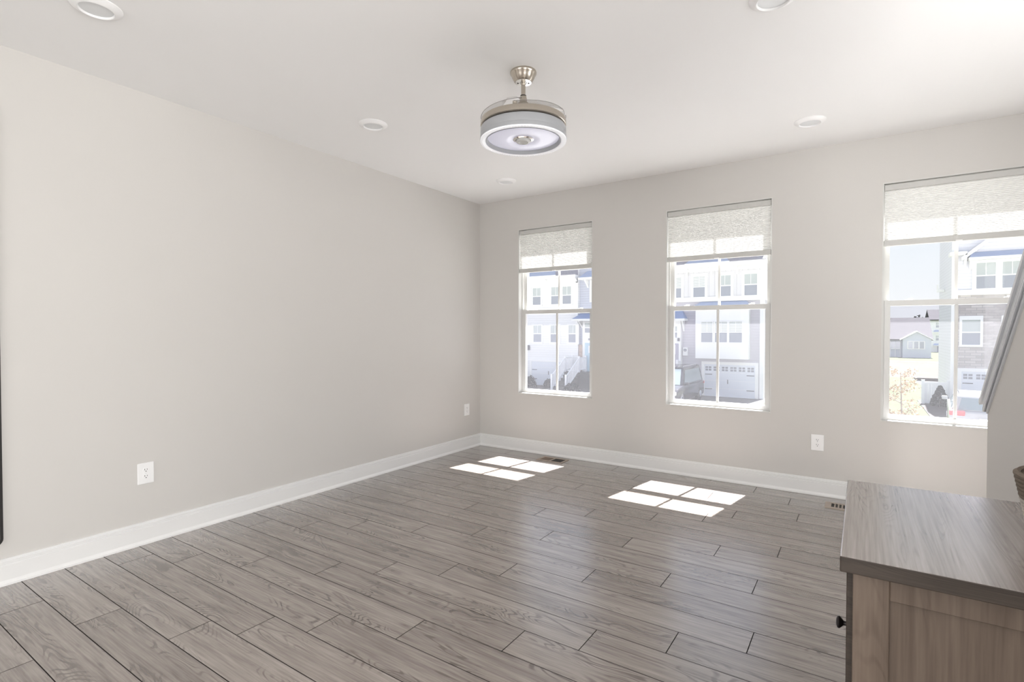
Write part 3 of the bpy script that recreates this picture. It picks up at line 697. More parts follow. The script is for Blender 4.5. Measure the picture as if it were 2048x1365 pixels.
def two_tone(name, a, b_, scale, mid=0.5, c=None):
    m, nt, b = new_mat(name); b.inputs['Roughness'].default_value = 0.95; b.inputs['Specular IOR Level'].default_value = 0.1
    tc = N(nt, 'ShaderNodeNewGeometry'); nz = N(nt, 'ShaderNodeTexNoise'); nz.inputs['Scale'].default_value = scale; nz.inputs['Detail'].default_value = 6; nz.inputs['Roughness'].default_value = 0.65
    nt.links.new(tc.outputs['Position'], nz.inputs['Vector'])
    rp = N(nt, 'ShaderNodeValToRGB'); rp.color_ramp.elements[0].position = mid - 0.16; rp.color_ramp.elements[0].color = (*a, 1)
    rp.color_ramp.elements[1].position = mid + 0.16; rp.color_ramp.elements[1].color = (*b_, 1)
    if c: e_ = rp.color_ramp.elements.new(mid); e_.color = (*c, 1)
    nt.links.new(nz.outputs['Fac'], rp.inputs['Fac']); nt.links.new(rp.outputs['Color'], b.inputs['Base Color']); return m
M['x_grass'] = two_tone('mown_grass', (0.0404, 0.0503, 0.0256), (0.0536, 0.0627, 0.0351), 0.9)
M['x_meadow'] = two_tone('dry_meadow', (0.052, 0.042, 0.034), (0.044, 0.048, 0.031), 0.22, c=(0.060, 0.053, 0.043))
M['x_stone'] = None
def stone():
    m, nt, b = new_mat('stacked_stone_veneer'); b.inputs['Roughness'].default_value = 0.9
    g = N(nt, 'ShaderNodeNewGeometry'); mp = N(nt, 'ShaderNodeMapping'); mp.inputs['Rotation'].default_value = (R(90), 0, 0); nt.links.new(g.outputs['Position'], mp.inputs[0])
    br = N(nt, 'ShaderNodeTexBrick'); br.inputs['Scale'].default_value = 1; br.inputs['Brick Width'].default_value = 0.42; br.inputs['Row Height'].default_value = 0.13; br.inputs['Mortar Size'].default_value = 0.012
    br.inputs['Color1'].default_value = (0.44, 0.40, 0.39, 1); br.inputs['Color2'].default_value = (0.62, 0.58, 0.56, 1); br.inputs['Mortar'].default_value = (0.40, 0.38, 0.38, 1); br.inputs['Bias'].default_value = 0.1
    nt.links.new(mp.outputs[0], br.inputs['Vector']); nt.links.new(br.outputs['Color'], b.inputs['Base Color']); return m
M['x_stone'] = stone()

# ground ---------------------------------------------------------------
def slab(name, x0, x1, y0, y1, z, mat, label): struct(name, bx(bm_new(), x0, x1, y0, y1, z - 0.25, z), mat, label=label)
slab('street', -60, 60, 5.2, 26.0, GZ - 0.02, M['x_asphalt'], 'unseen street below the windows, paled to bounce light')
slab('driveway', -60, 60, 26.0, 46.0, GZ - 0.01, M['x_concrete'], 'pale concrete driveways')
slab('lawn', -4.3, 3.45, 24.0, 54.0, GZ, M['x_grass'], 'mown lawn between the townhouses')
slab('side_lawn', 9.8, 60, 26.1, 54.0, GZ, M['x_grass'], 'mown lawn beyond the stone townhouse')
slab('meadow', -70, 90, 54.0, 82.0, GZ, M['x_meadow'], 'dry autumn meadow')
slab('footpath', -70, 90, 82.0, 83.6, GZ + 0.02, M['x_concrete'], 'pale footpath across the field')
slab('far_lawn', -90, 120, 83.6, 420.0, GZ, M['x_grass'], 'green lawn around the far house')
slab('mulch_bed', 2.5, 3.7, 28.0, 36.0, GZ + 0.03, M['x_mulch'], 'dark mulch bed at the corner of the stone townhouse')
slab('planting_bed', -20.6, -17.4, 28.5, 31.4, GZ + 0.05, M['x_mulch'], 'dark planting bed by the white townhouse')

# house kit ---------------------------------------------------------------
def h_window(root, x0, x1, z0, z1, Yf, trim=0.12, blinds=False, head=0.0, lite=True):
    """double-hung window on a facade at y=Yf facing the street: casing, sash bars, panes"""
    bm = bm_new(); frame_xz(bm, x0 - trim, x1 + trim, z0 - trim, z1 + trim + head, Yf - 0.05, Yf, trim, trim, trim, trim + head)
    zm = (z0 + z1) / 2
    bx(bm, x0, x1, Yf - 0.035, Yf, zm - 0.03, zm + 0.03)
    if lite:
        xm = (x0 + x1) / 2; bx(bm, xm - 0.012, xm + 0.012, Yf - 0.022, Yf, zm + 0.03, z1)
    w = obj('window', bm, M['x_trim'], root)
    obj('upper_pane', bx(bm_new(), x0, x1, Yf - 0.012, Yf - 0.004, zm + 0.03, z1), M['x_pane_up'], w)
    obj('lower_pane', bx(bm_new(), x0, x1, Yf - 0.012, Yf - 0.004, z0, zm - 0.03), M['x_pane_low'], w)
    if blinds:
        bm = bm_new(); n = 7
        for i in range(n):
            z = zm + 0.07 + (z1 - zm - 0.08) * i / n; bx(bm, x0, x1, Yf - 0.016, Yf - 0.012, z, z + 0.038)
        obj('blind', bm, M['x_blind'], w)
    return w
def box_part(root, name, x0, x1, y0, y1, z0, z1, mat): return obj(name, bx(bm_new(), x0, x1, y0, y1, z0, z1), mat, root)
def hood(root, x0, x1, Yf, out, z0, z1, inset=0.25, name='metal_hood'):
    """hipped metal awning"""
    bm = bm_new()
    pts = [(x0, Yf - out, z0), (x1, Yf - out, z0), (x1, Yf, z0), (x0, Yf, z0), (x0 + inset, Yf - 0.05, z1), (x1 - inset, Yf - 0.05, z1), (x1 - inset, Yf, z1), (x0 + inset, Yf, z1)]
    v = [bm.verts.new(p) for p in pts]
    for f in ((0, 1, 2, 3), (0, 1, 5, 4), (1, 2, 6, 5), (3, 0, 4, 7), (4, 5, 6, 7), (2, 3, 7, 6)): bm.faces.new([v[i] for i in f])
    bmesh.ops.recalc_face_normals(bm, faces=bm.faces[:])
    h = obj(name, bm, M['x_hood'], root)
    obj('hood_fascia', bx(bm_new(), x0 - 0.02, x1 + 0.02, Yf - out - 0.02, Yf, z0 - 0.13, z0), M['x_trim'], h)
    return h
def corbel(root, x, Yf, z1, hh=0.42, out=0.35):
    obj('corbel', prism(bm_new(), [(x - 0.05, Yf, z1), (x - 0.05, Yf - out, z1), (x - 0.05, Yf - out, z1 - 0.07), (x - 0.05, Yf - out * 0.4, z1 - hh * 0.6), (x - 0.05, Yf, z1 - hh)], (0.10, 0, 0)), M['x_trim'], root)
def gable_roof(root, x0, x1, y0, y1, z0, zr, mat, name='roof', ov=0.4):
    """ridge along x"""
    ym = (y0 + y1) / 2
    bm = bm_new(); prism(bm, [(x0, y0 - ov, z0 - 0.02), (x0, ym, zr), (x0, y1 + ov, z0 - 0.02), (x0, y1 + ov, z0 - 0.18), (x0, ym, zr - 0.2), (x0, y0 - ov, z0 - 0.18)], (x1 - x0, 0, 0))
    return obj(name, bm, mat, root)
def pent(root, x0, x1, Yf, z0=5.13, z1=5.48):
    return obj('pent_roof', prism(bm_new(), [(x0, Yf, z0), (x0, Yf - 0.45, z0), (x0, Yf - 0.45, z0 + 0.03), (x0, Yf, z1)], (x1 - x0, 0, 0)), M['x_shingle'], root)
def garage_door(root, x0, x1, z0, z1, Yf, npan, straps=True, label=None):
    g = obj('garage_door', bx(bm_new(), x0, x1, Yf - 0.04, Yf - 0.005, z0, z1), M['x_garage'], root)
    bm = bm_new(); frame_xz(bm, x0 - 0.16, x1 + 0.16, z0, z1 + 0.16, Yf - 0.07, Yf, 0.16, 0.16, 0.001, 0.16)
    for i in range(1, 4): bx(bm, x0, x1, Yf - 0.046, Yf - 0.04, z0 + (z1 - z0) * i / 4 - 0.006, z0 + (z1 - z0) * i / 4 + 0.006)
    obj('door_casing', bm, M['x_trim'], g)
    w = (x1 - x0) / max(1, npan)
    for i in range(npan):
        a = x0 + w * (i + 0.5)
        bm = bm_new(); hw, hh, zc = w * 0.36, 0.125, z1 - 0.245
        for sx in (-1, 1):
            for sz in (-1, 1): bx(bm, a + (0.02 if sx > 0 else -hw), a + (hw if sx > 0 else -0.02), Yf - 0.044, Yf - 0.04, zc + (0.018 if sz > 0 else -hh), zc + (hh if sz > 0 else -0.018))
        obj('door_lite', bm, M['x_gpane'], g)
    if straps:
        for sx in (0, 1):
            for z in (z1 - 0.58, z0 + 0.42):
                a = x0 + 0.04 if sx == 0 else x1 - 0.44
                obj('strap_hinge', bx(bm_new(), a, a + 0.40, Yf - 0.05, Yf - 0.04, z - 0.022, z + 0.022), M['x_iron'], g)
        obj('door_handle', bx(bm_new(), (x0 + x1) / 2 - 0.09, (x0 + x1) / 2 - 0.05, Yf - 0.07, Yf - 0.04, z0 + 0.75, z0 + 1.0), M['x_iron'], g)
    return g

# white townhouse ---------------------------------------------------------------
def house_white():
    Y = 32.0
    r = thing('townhouse', 'white townhouse with blue hood above its top windows', 'house', (-20.5, Y, GZ))
    box_part(r, 'walls', -25.5, -15.98, Y, Y + 10, GZ, 6.90, M['x_white'])
    box_part(r, 'corner_board', -16.14, -15.985, Y - 0.03, Y + 0.1, 0.4, 5.05, M['x_trim'])
    box_part(r, 'eave_fascia', -25.7, -15.99, Y - 0.42, Y, 4.95, 5.12, M['x_trim'])
    box_part(r, 'frieze', -25.5, -15.98, Y - 0.03, Y, 4.62, 4.95, M['x_trim'])
    box_part(r, 'belt_course', -25.5, -15.98, Y - 0.06, Y, 2.72, 2.98, M['x_trim'])
    pent(r, -25.6, -15.99, Y); gable_roof(r, -25.7, -15.99, Y, Y + 10, 7.0, 10.4, M['x_shingle'], ov=0.8)  # roof raised out of view, eave deepened to shade the hood
    hood(r, -20.0, -17.45, Y, 0.50, 5.17, 5.52, 0.30)
    for x in (-24.0, -21.2, -18.41, -16.08): corbel(r, x, Y, 4.97, 0.32)
    for x in (-24.0, -22.6, -20.42, -19.52, -18.02, -17.13): h_window(r, x, x + 0.64, 3.21, 4.39, Y, 0.12)
    for x in (-23.6, -22.2, -20.86, -19.46, -18.06, -16.66): h_window(r, x, x + 0.64, 0.58, 1.74, Y, 0.12)
    garage_door(r, -19.61, -16.70, GZ, -0.80, Y, 0, True)
    l = box_part(r, 'wall_lantern', -19.93, -19.79, Y - 0.16, Y, -0.02, 0.34, M['x_iron'])
house_white()

# blue-grey townhouse with the steps ---------------------------------------------------------------
def house_blue():
    Y = 32.25
    r = thing('townhouse', 'blue-grey townhouse with pale blue door and white stair railings', 'house', (-14.2, Y, GZ))
    box_part(r, 'walls', -15.98, -12.42, Y, Y + 9.5, GZ, 6.90, M['x_blue'])
    gable_roof(r, -15.98, -12.42, Y, Y + 9.5, 7.0, 10.2, M['x_shingle'], ov=0.8)  # unseen high eave, widened to keep the hoods in shade
    box_part(r, 'eave_fascia', -15.98, -12.42, Y - 0.70, Y, 6.72, 6.90, M['x_trim'])
    hood(r, -15.72, -13.0, Y, 0.75, 4.88, 5.36, 0.35)
    for x in (-15.36, -13.3): corbel(r, x, Y, 4.75, 0.50, 0.5)
    h_window(r, -15.08, -14.42, 3.42, 4.55, Y, 0.14, head=0.08); h_window(r, -14.1, -13.44, 3.42, 4.55, Y, 0.14, head=0.08)
    hood(r, -16.10, -13.9, Y - 0.2, 0.75, 2.15, 2.50, 0.30)
    box_part(r, 'entry_surround', -15.72, -14.3, Y - 0.10, Y, -1.36, 2.02, M['x_trim'])
    corbel(r, -15.80, Y, 2.02, 0.45, 0.5)
    h_window(r, -15.52, -14.70, 1.24, 1.90, Y - 0.10, 0.06, lite=True)
    box_part(r, 'address_plaque', -15.28, -14.98, Y - 0.13, Y - 0.10, 0.72, 0.86, M['x_shingle'])
    dd = box_part(r, 'front_door', -15.52, -14.58, Y - 0.14, Y - 0.10, -1.36, 0.55, M['x_door'])
    box_part(dd, 'door_lite', -15.25, -14.85, Y - 0.15, Y - 0.138, -0.12, 0.36, M['x_blind'])
    box_part(r, 'brick_pier', -15.97, -15.72, Y - 0.16, Y, GZ, 0.42, M['x_brick'])
    # stoop and flight down towards the street
    bm = bm_new(); bx(bm, -15.97, -14.3, 31.0, Y, GZ, -1.36); bx(bm, -16.5, -15.97, 31.0, 31.9, GZ, -1.36)
    n = 6
    for i in range(n): bx(bm, -16.42, -15.38, 31.0 - 0.30 * (i + 1), 31.0 - 0.30 * i, GZ, -1.36 - 0.18 * (i + 1) + 0.0)
    obj('front_steps', bm, M['x_concrete'], r)
    for x in (-16.42, -15.40):
        bm = bm_new(); zt, zb, ya, yb = -0.42, -1.50, 31.0, 29.2
        bx(bm, x - 0.06, x + 0.06, ya - 0.06, ya + 0.06, -1.36, zt + 0.12); bx(bm, x - 0.06, x + 0.06, yb - 0.06, yb + 0.06, GZ, zb + 0.12)
        bx(bm, x - 0.06, x + 0.06, Y - 0.3, Y - 0.18, -1.36, zt + 0.12)
        for dz in (0.0, -0.78):
            tube(bm, [(x, ya, zt + dz), (x, yb, zb + dz)], 0.04, 6); tube(bm, [(x, ya, zt + dz), (x, Y - 0.25, zt + dz)], 0.04, 6)
        for i in range(1, 15):
            t = i / 15; y = ya + (yb - ya) * t; z = zt + (zb - zt) * t; bx(bm, x - 0.018, x + 0.018, y - 0.018, y + 0.018, z - 0.78, z)
        for i in range(1, 8):
            y = ya + (Y - 0.25 - ya) * i / 8; bx(bm, x - 0.018, x + 0.018, y - 0.018, y + 0.018, zt - 0.78, zt)
        obj('stair_railing', bm, M['x_vinyl'], r)
house_blue()

# grey townhouse ---------------------------------------------------------------
def house_grey():
    Y = 32.0
    r = thing('townhouse', 'lavender-grey townhouse with white bay and carriage-style garage door', 'house', (-8.4, Y, GZ))
    box_part(r, 'lower_walls', -12.30, -4.56, Y, Y + 10, GZ, 3.10, M['x_lav'])
    box_part(r, 'upper_walls', -12.30, -4.56, Y - 0.001, Y + 10.001, 3.10, 6.90, M['x_batten'])
    box_part(r, 'belt_course', -12.30, -4.56, Y - 0.10, Y, 3.07, 3.34, M['x_trim'])
    box_part(r, 'frieze', -12.30, -4.56, Y - 0.05, Y, 4.84, 5.02, M['x_trim'])
    box_part(r, 'eave_fascia', -12.40, -4.35, Y - 0.45, Y, 5.02, 5.26, M['x_trim'])
    pent(r, -12.3, -4.40, Y, 5.27, 5.60); gable_roof(r, -12.4, -4.35, Y, Y + 10, 7.0, 10.4, M['x_shingle'], ov=0.9)  # overhang lifted above view and enlarged to shade the hood
    hood(r, -8.75, -6.3, Y, 0.52, 5.29, 5.64, 0.3)
    for z0, z1, nm in ((GZ, 3.07, 'corner_board'), (3.34, 6.84, 'corner_board')): box_part(r, nm, -4.76, -4.54, Y - 0.03, Y + 0.15, z0, z1, M['x_trim'])
    for x in (-11.6, -10.2, -8.75, -7.36, -5.95): corbel(r, x, Y, 5.02, 0.45)
    for x, bl in ((-11.15, False), (-9.75, True), (-8.38, True), (-6.95, False), (-5.57, False)): h_window(r, x, x + 0.655, 3.36, 4.54, Y, 0.15, blinds=bl, head=0.05)
    # side wall windows are out of sight; white bay with three windows
    b = box_part(r, 'bay', -8.14, -5.26, Y - 0.45, Y, -0.25, 2.72, M['x_trim'])
    for x0, x1 in ((-7.80, -7.18), (-7.04, -6.39), (-6.27, -5.60)): h_window(r, x0, x1, 0.70, 1.86, Y - 0.45, 0.06, blinds=True)
    hood(r, -8.24, -5.16, Y, 0.62, 2.78, 3.05, 0.30)
    garage_door(r, -7.72, -4.98, GZ, -0.60, Y, 6)
    # entry at the left
    box_part(r, 'entry_surround', -10.7, -9.02, Y - 0.35, Y, -1.4, 1.95, M['x_trim'])
    hood(r, -10.9, -8.72, Y, 0.7, 2.08, 2.60, 0.30)
    corbel(r, -8.93, Y, 1.95, 0.62, 0.4)
    h_window(r, -9.85, -9.22, 0.95, 1.62, Y - 0.35, 0.05)
    dd = box_part(r, 'front_door', -10.2, -9.14, Y - 0.38, Y - 0.35, -1.4, 0.60, M['x_door2'])
    bm = bm_new(); frame_xz(bm, -9.80, -9.32, -0.05, 0.52, Y - 0.40, Y - 0.38, 0.07); bx(bm, -9.58, -9.54, Y - 0.395, Y - 0.38, 0.02, 0.45); obj('door_lite', bm, M['x_blind'], dd)
    box_part(r, 'wall_lantern', -9.18, -9.08, Y - 0.46, Y - 0.35, 0.74, 0.92, M['x_iron'])
    m = box_part(r, 'meter_box', -8.95, -8.67, Y - 0.14, Y, -0.12, 0.36, M['x_blind'])
    bm = bm_new(); lathe(bm, [(0, 0), (0.09, 0), (0.09, 0.05), (0, 0.06)], 16); bmesh.ops.rotate(bm, verts=bm.verts[:], cent=(0, 0, 0), matrix=Matrix.Rotation(R(90), 3, 'X')); bmesh.ops.translate(bm, verts=bm.verts[:], vec=(-8.81, Y - 0.14, 0.20)); obj('meter_dial', bm, M['x_gpane'], m)
    bm = bm_new(); bx(bm, -10.8, -9.0, 31.0, Y - 0.35, GZ, -1.42)
    for i in range(5): bx(bm, -10.6, -9.5, 31.0 - 0.3 * (i + 1), 31.0 - 0.3 * i, GZ, -1.42 - 0.18 * (i + 1))
    obj('front_steps', bm, M['x_concrete'], r)
    bm = bm_new(); bx(bm, -9.09, -8.97, 30.94, 31.06, GZ, -0.35)
    bx(bm, -9.09, -8.97, 31.5, 31.62, -1.42, -0.35)
    for dz in (-0.45, -1.2): tube(bm, [(-9.03, 31.0, dz), (-9.03, 31.62, dz)], 0.04, 6)
    for i in range(1, 5): bx(bm, -9.045, -9.015, 31.0 + 0.12 * i, 31.03 + 0.12 * i, -1.2, -0.45)
    obj('porch_railing', bm, M['x_vinyl'], r)
house_grey()

# stone-fronted townhouse ---------------------------------------------------------------
def house_stone():
    Y = 34.0
    r = thing('townhouse', 'stone-fronted townhouse with lilac siding and a blue hood over paired windows', 'house', (6.6, Y, GZ))
    box_part(r, 'stone_front', 3.80, 9.6, Y, Y + 0.3, -0.48, 3.12, M['x_stone'])
    box_part(r, 'base_wall', 3.80, 9.6, Y, Y + 0.3, GZ, -0.48, M['x_stone'])
    box_part(r, 'side_walls', 3.74, 9.6, Y + 0.3, Y + 5.9, GZ, 7.0, M['x_pale'])
    box_part(r, 'upper_front', 3.80, 9.6, Y + 0.02, Y + 0.3, 3.12, 7.0, M['x_pale'])
    box_part(r, 'belt_course', 3.74, 9.6, Y - 0.10, Y + 0.3, 3.10, 3.36, M['x_trim'])
    box_part(r, 'corner_board', 3.72, 3.90, Y - 0.03, Y + 0.3, 3.36, 6.8, M['x_trim']); box_part(r, 'corner_board', 3.72, 3.84, Y - 0.03, Y + 0.32, GZ, 3.10, M['x_trim'])
    # cross gable facing the street, and the eave beside it
    bm = bm_new()
    for xa, za, xb, zb in ((4.0, 4.96, 6.72, 7.32), (9.44, 4.96, 6.72, 7.32)):
        prism(bm, [(xa, Y - 0.35, za), (xb, Y - 0.35, zb), (xb, Y - 0.35, zb - 0.24), (xa, Y - 0.35, za - 0.20)], (0, 0.33, 0))
    obj('rake_board', bm, M['x_trim'], r)
    box_part(r, 'eave_fascia', 3.55, 4.2, Y - 0.35, Y + 0.3, 5.05, 5.22, M['x_trim'])
    corbel(r, 4.16, Y, 5.02, 0.5, 0.3)
    bm = bm_new()
    prism(bm, [(3.6, Y - 0.75, 6.95), (3.6, Y + 3.1, 9.3), (3.6, Y + 6.6, 6.95), (3.6, Y + 6.6, 6.8), (3.6, Y + 3.1, 9.14), (3.6, Y - 0.75, 6.8)], (6.2, 0, 0))  # unseen front eave pushed out so it shades the hood
    obj('roof', bm, M['x_shingle'], r)
    hood(r, 4.28, 7.6, Y, 0.45, 4.90, 5.18, 0.12)
    box_part(r, 'window_surround', 4.42, 7.45, Y - 0.06, Y + 0.02, 3.36, 4.80, M['x_trim'])
    for x in (4.58, 5.52, 6.46): h_window(r, x, x + 0.70, 3.40, 4.64, Y - 0.06, 0.06)
    corbel(r, 4.36, Y, 4.78, 0.45, 0.3)
    for x in (4.08, 5.62, 7.2): h_window(r, x, x + 0.68, 0.66, 1.88, Y, 0.10, lite=False, head=0.10)
    garage_door(r, 4.08, 7.0, GZ, -0.66, Y, 6)
    box_part(r, 'downspout', 3.66, 3.74, Y - 0.02, Y + 0.06, GZ, 6.8, M['x_trim'])
    bm = bm_new(); bx(bm, 3.40, 3.72, Y + 3.2, Y + 3.5, 3.5, 3.62); bx(bm, 3.40, 3.46, Y + 3.2, Y + 3.5, 3.62, 3.9); obj('side_bracket', bm, M['x_trim'], r)
house_stone()

# vinyl fence panel, evergreen shrub, sapling ---------------------------------------------------------------
def fence():
    r = thing('privacy_fence', 'white vinyl privacy fence beside the stone townhouse', 'fence', (3.1, 34.4, GZ))
    for x in (2.62, 3.62): obj('fence_post', bx(bm_new(), x - 0.07, x + 0.07, 34.33, 34.47, GZ, -1.18), M['x_vinyl'], r)
    bm = bm_new()
    for i in range(6): bx(bm, 2.69 + 0.143 * i, 2.69 + 0.143 * i + 0.138, 34.385, 34.415, GZ + 0.06, -1.40)
    obj('fence_boards', bm, M['x_vinyl'], r)
    obj('fence_rail', bx(bm_new(), 2.69, 3.55, 34.37, 34.43, -1.40, -1.28), M['x_vinyl'], r)
fence()
def leaf_cloud(bm, pts, size, rnd, flat=0.6):
    for p in pts:
        s = size * rnd.uniform(0.6, 1.3)
        n = Vector((rnd.gauss(0, 1), rnd.gauss(0, 1), rnd.gauss(0, 1) + flat)).normalized()
        u = n.orthogonal().normalized(); u.rotate(Matrix.Rotation(rnd.uniform(0, 6.28), 3, n)); w = n.cross(u)
        p = Vector(p)
        bm.faces.new([bm.verts.new(p + q) for q in (u * s, w * s * 0.55, -u * s, -w * s * 0.55)])
def leaf_mat(name, a, b_):
    m = two_tone(name, a, b_, 6.0); return m
M['l_green'] = leaf_mat('evergreen_leaves', (0.0309, 0.0413, 0.033), (0.0495, 0.0619, 0.0474))
M['l_orange'] = leaf_mat('autumn_leaves', (0.34, 0.225, 0.14), (0.40, 0.315, 0.215))
M['l_grey'] = leaf_mat('grey_green_leaves', (0.0495, 0.0536, 0.0536), (0.1031, 0.1114, 0.1093))
M['l_far'] = leaf_mat('distant_leaves', (0.0578, 0.0619, 0.0598), (0.0825, 0.0825, 0.0804))
def conifer():
    rnd = random.Random(3)
    r = thing('evergreen_shrub', 'dark conical evergreen shrub in front of the vinyl fence', 'shrub', (3.2, 33.2, GZ))
    pts = []
    for i in range(1500):
        t = rnd.random() ** 1.3; a = rnd.uniform(0, 6.283); q = (0.42 * (1 - t) ** 0.8 + 0.03) * rnd.uniform(0.65, 1.05)
        if t < 0.12: q *= 0.75 + 2 * t
        pts.append((3.2 + q * math.cos(a), 33.2 + q * math.sin(a), GZ + 0.10 + 0.98 * t))
    bm = bm_new(); leaf_cloud(bm, pts, 0.055, rnd); obj('foliage', bm, M['l_green'], r)
    obj('stem', tube(bm_new(), [(3.2, 33.2, GZ), (3.2, 33.2, GZ + 0.9)], 0.05, 8, 0.015), M['x_bark'], r)
conifer()
def sapling():
    rnd = random.Random(11); x, y = 1.02, 20.5
    r = thing('sapling', 'young sapling with orange autumn leaves on the lawn', 'tree', (x, y, GZ))
    bm = bm_new(); tube(bm, [(x, y, GZ), (x + 0.02, y, -1.2), (x - 0.02, y, 0.02)], 0.035, 8, 0.010)
    tips = []
    for i in range(26):
        z = rnd.uniform(-1.7, -0.05); a = rnd.uniform(0, 6.283); l = (0.32 + 0.30 * (1 - abs((z + 0.9) / 1.0))) * rnd.uniform(0.7, 1.1)
        b0 = Vector((x, y, z)); b1 = b0 + Vector((l * math.cos(a), l * math.sin(a), 0.45 * l)); tube(bm, [b0, (b0 + b1) / 2 + Vector((0, 0, 0.03)), b1], 0.009, 5, 0.003); tips.append((b0, b1))
    obj('trunk', bm, M['x_bark'], r)
    pts = []
    for b0, b1 in tips:
        for k in range(34):
            t = rnd.uniform(0.3, 1.1); pts.append(b0 + (b1 - b0) * t + Vector((rnd.gauss(0, 0.06), rnd.gauss(0, 0.06), rnd.gauss(0, 0.06))))
    bm = bm_new(); leaf_cloud(bm, pts, 0.042, rnd); obj('foliage', bm, M['l_orange'], r)
sapling()
def bush(x, y, w, h, label, seed, mat='l_grey', n=900, group=None):
    rnd = random.Random(seed); r = thing('bush', label, 'shrub', (x, y, GZ + 0.05), group)
    pts = []
    for i in range(n):
        a = rnd.uniform(0, 6.283); b_ = math.asin(rnd.random()); q = rnd.uniform(0.75, 1.0) * (0.9 + 0.15 * math.sin(3 * a + seed))
        pts.append((x + w * q * math.cos(a) * math.cos(b_), y + w * 0.8 * q * math.sin(a) * math.cos(b_), GZ + 0.05 + h * q * math.sin(b_) + 0.02))
    bm = bm_new(); leaf_cloud(bm, pts, 0.075, rnd); obj('foliage', bm, M[mat], r)
    bm = bm_new()
    for i in range(5):
        a = 1.25 * i; tube(bm, [(x, y, GZ), (x + 0.5 * w * math.cos(a), y + 0.4 * w * math.sin(a), GZ + 0.75 * h)], 0.02, 5, 0.008)
    obj('stems', bm, M['x_bark'], r)
bush(-19.75, 30.6, 0.55, 0.75, 'grey-green bush against the left end of the white garage door', 1, group='bushes before the white townhouse')
bush(-18.62, 30.2, 0.44, 0.72, 'grey-green bush before the middle of the white garage door', 2, group='bushes before the white townhouse')
bush(-17.55, 30.8, 0.36, 0.50, 'small grey-green bush at the foot of the stair railing', 4, group='bushes before the white townhouse')
bush(-14.7, 28.6, 0.55, 0.55, 'low bush right of the white stair railings', 5, group='bushes before the white townhouse')

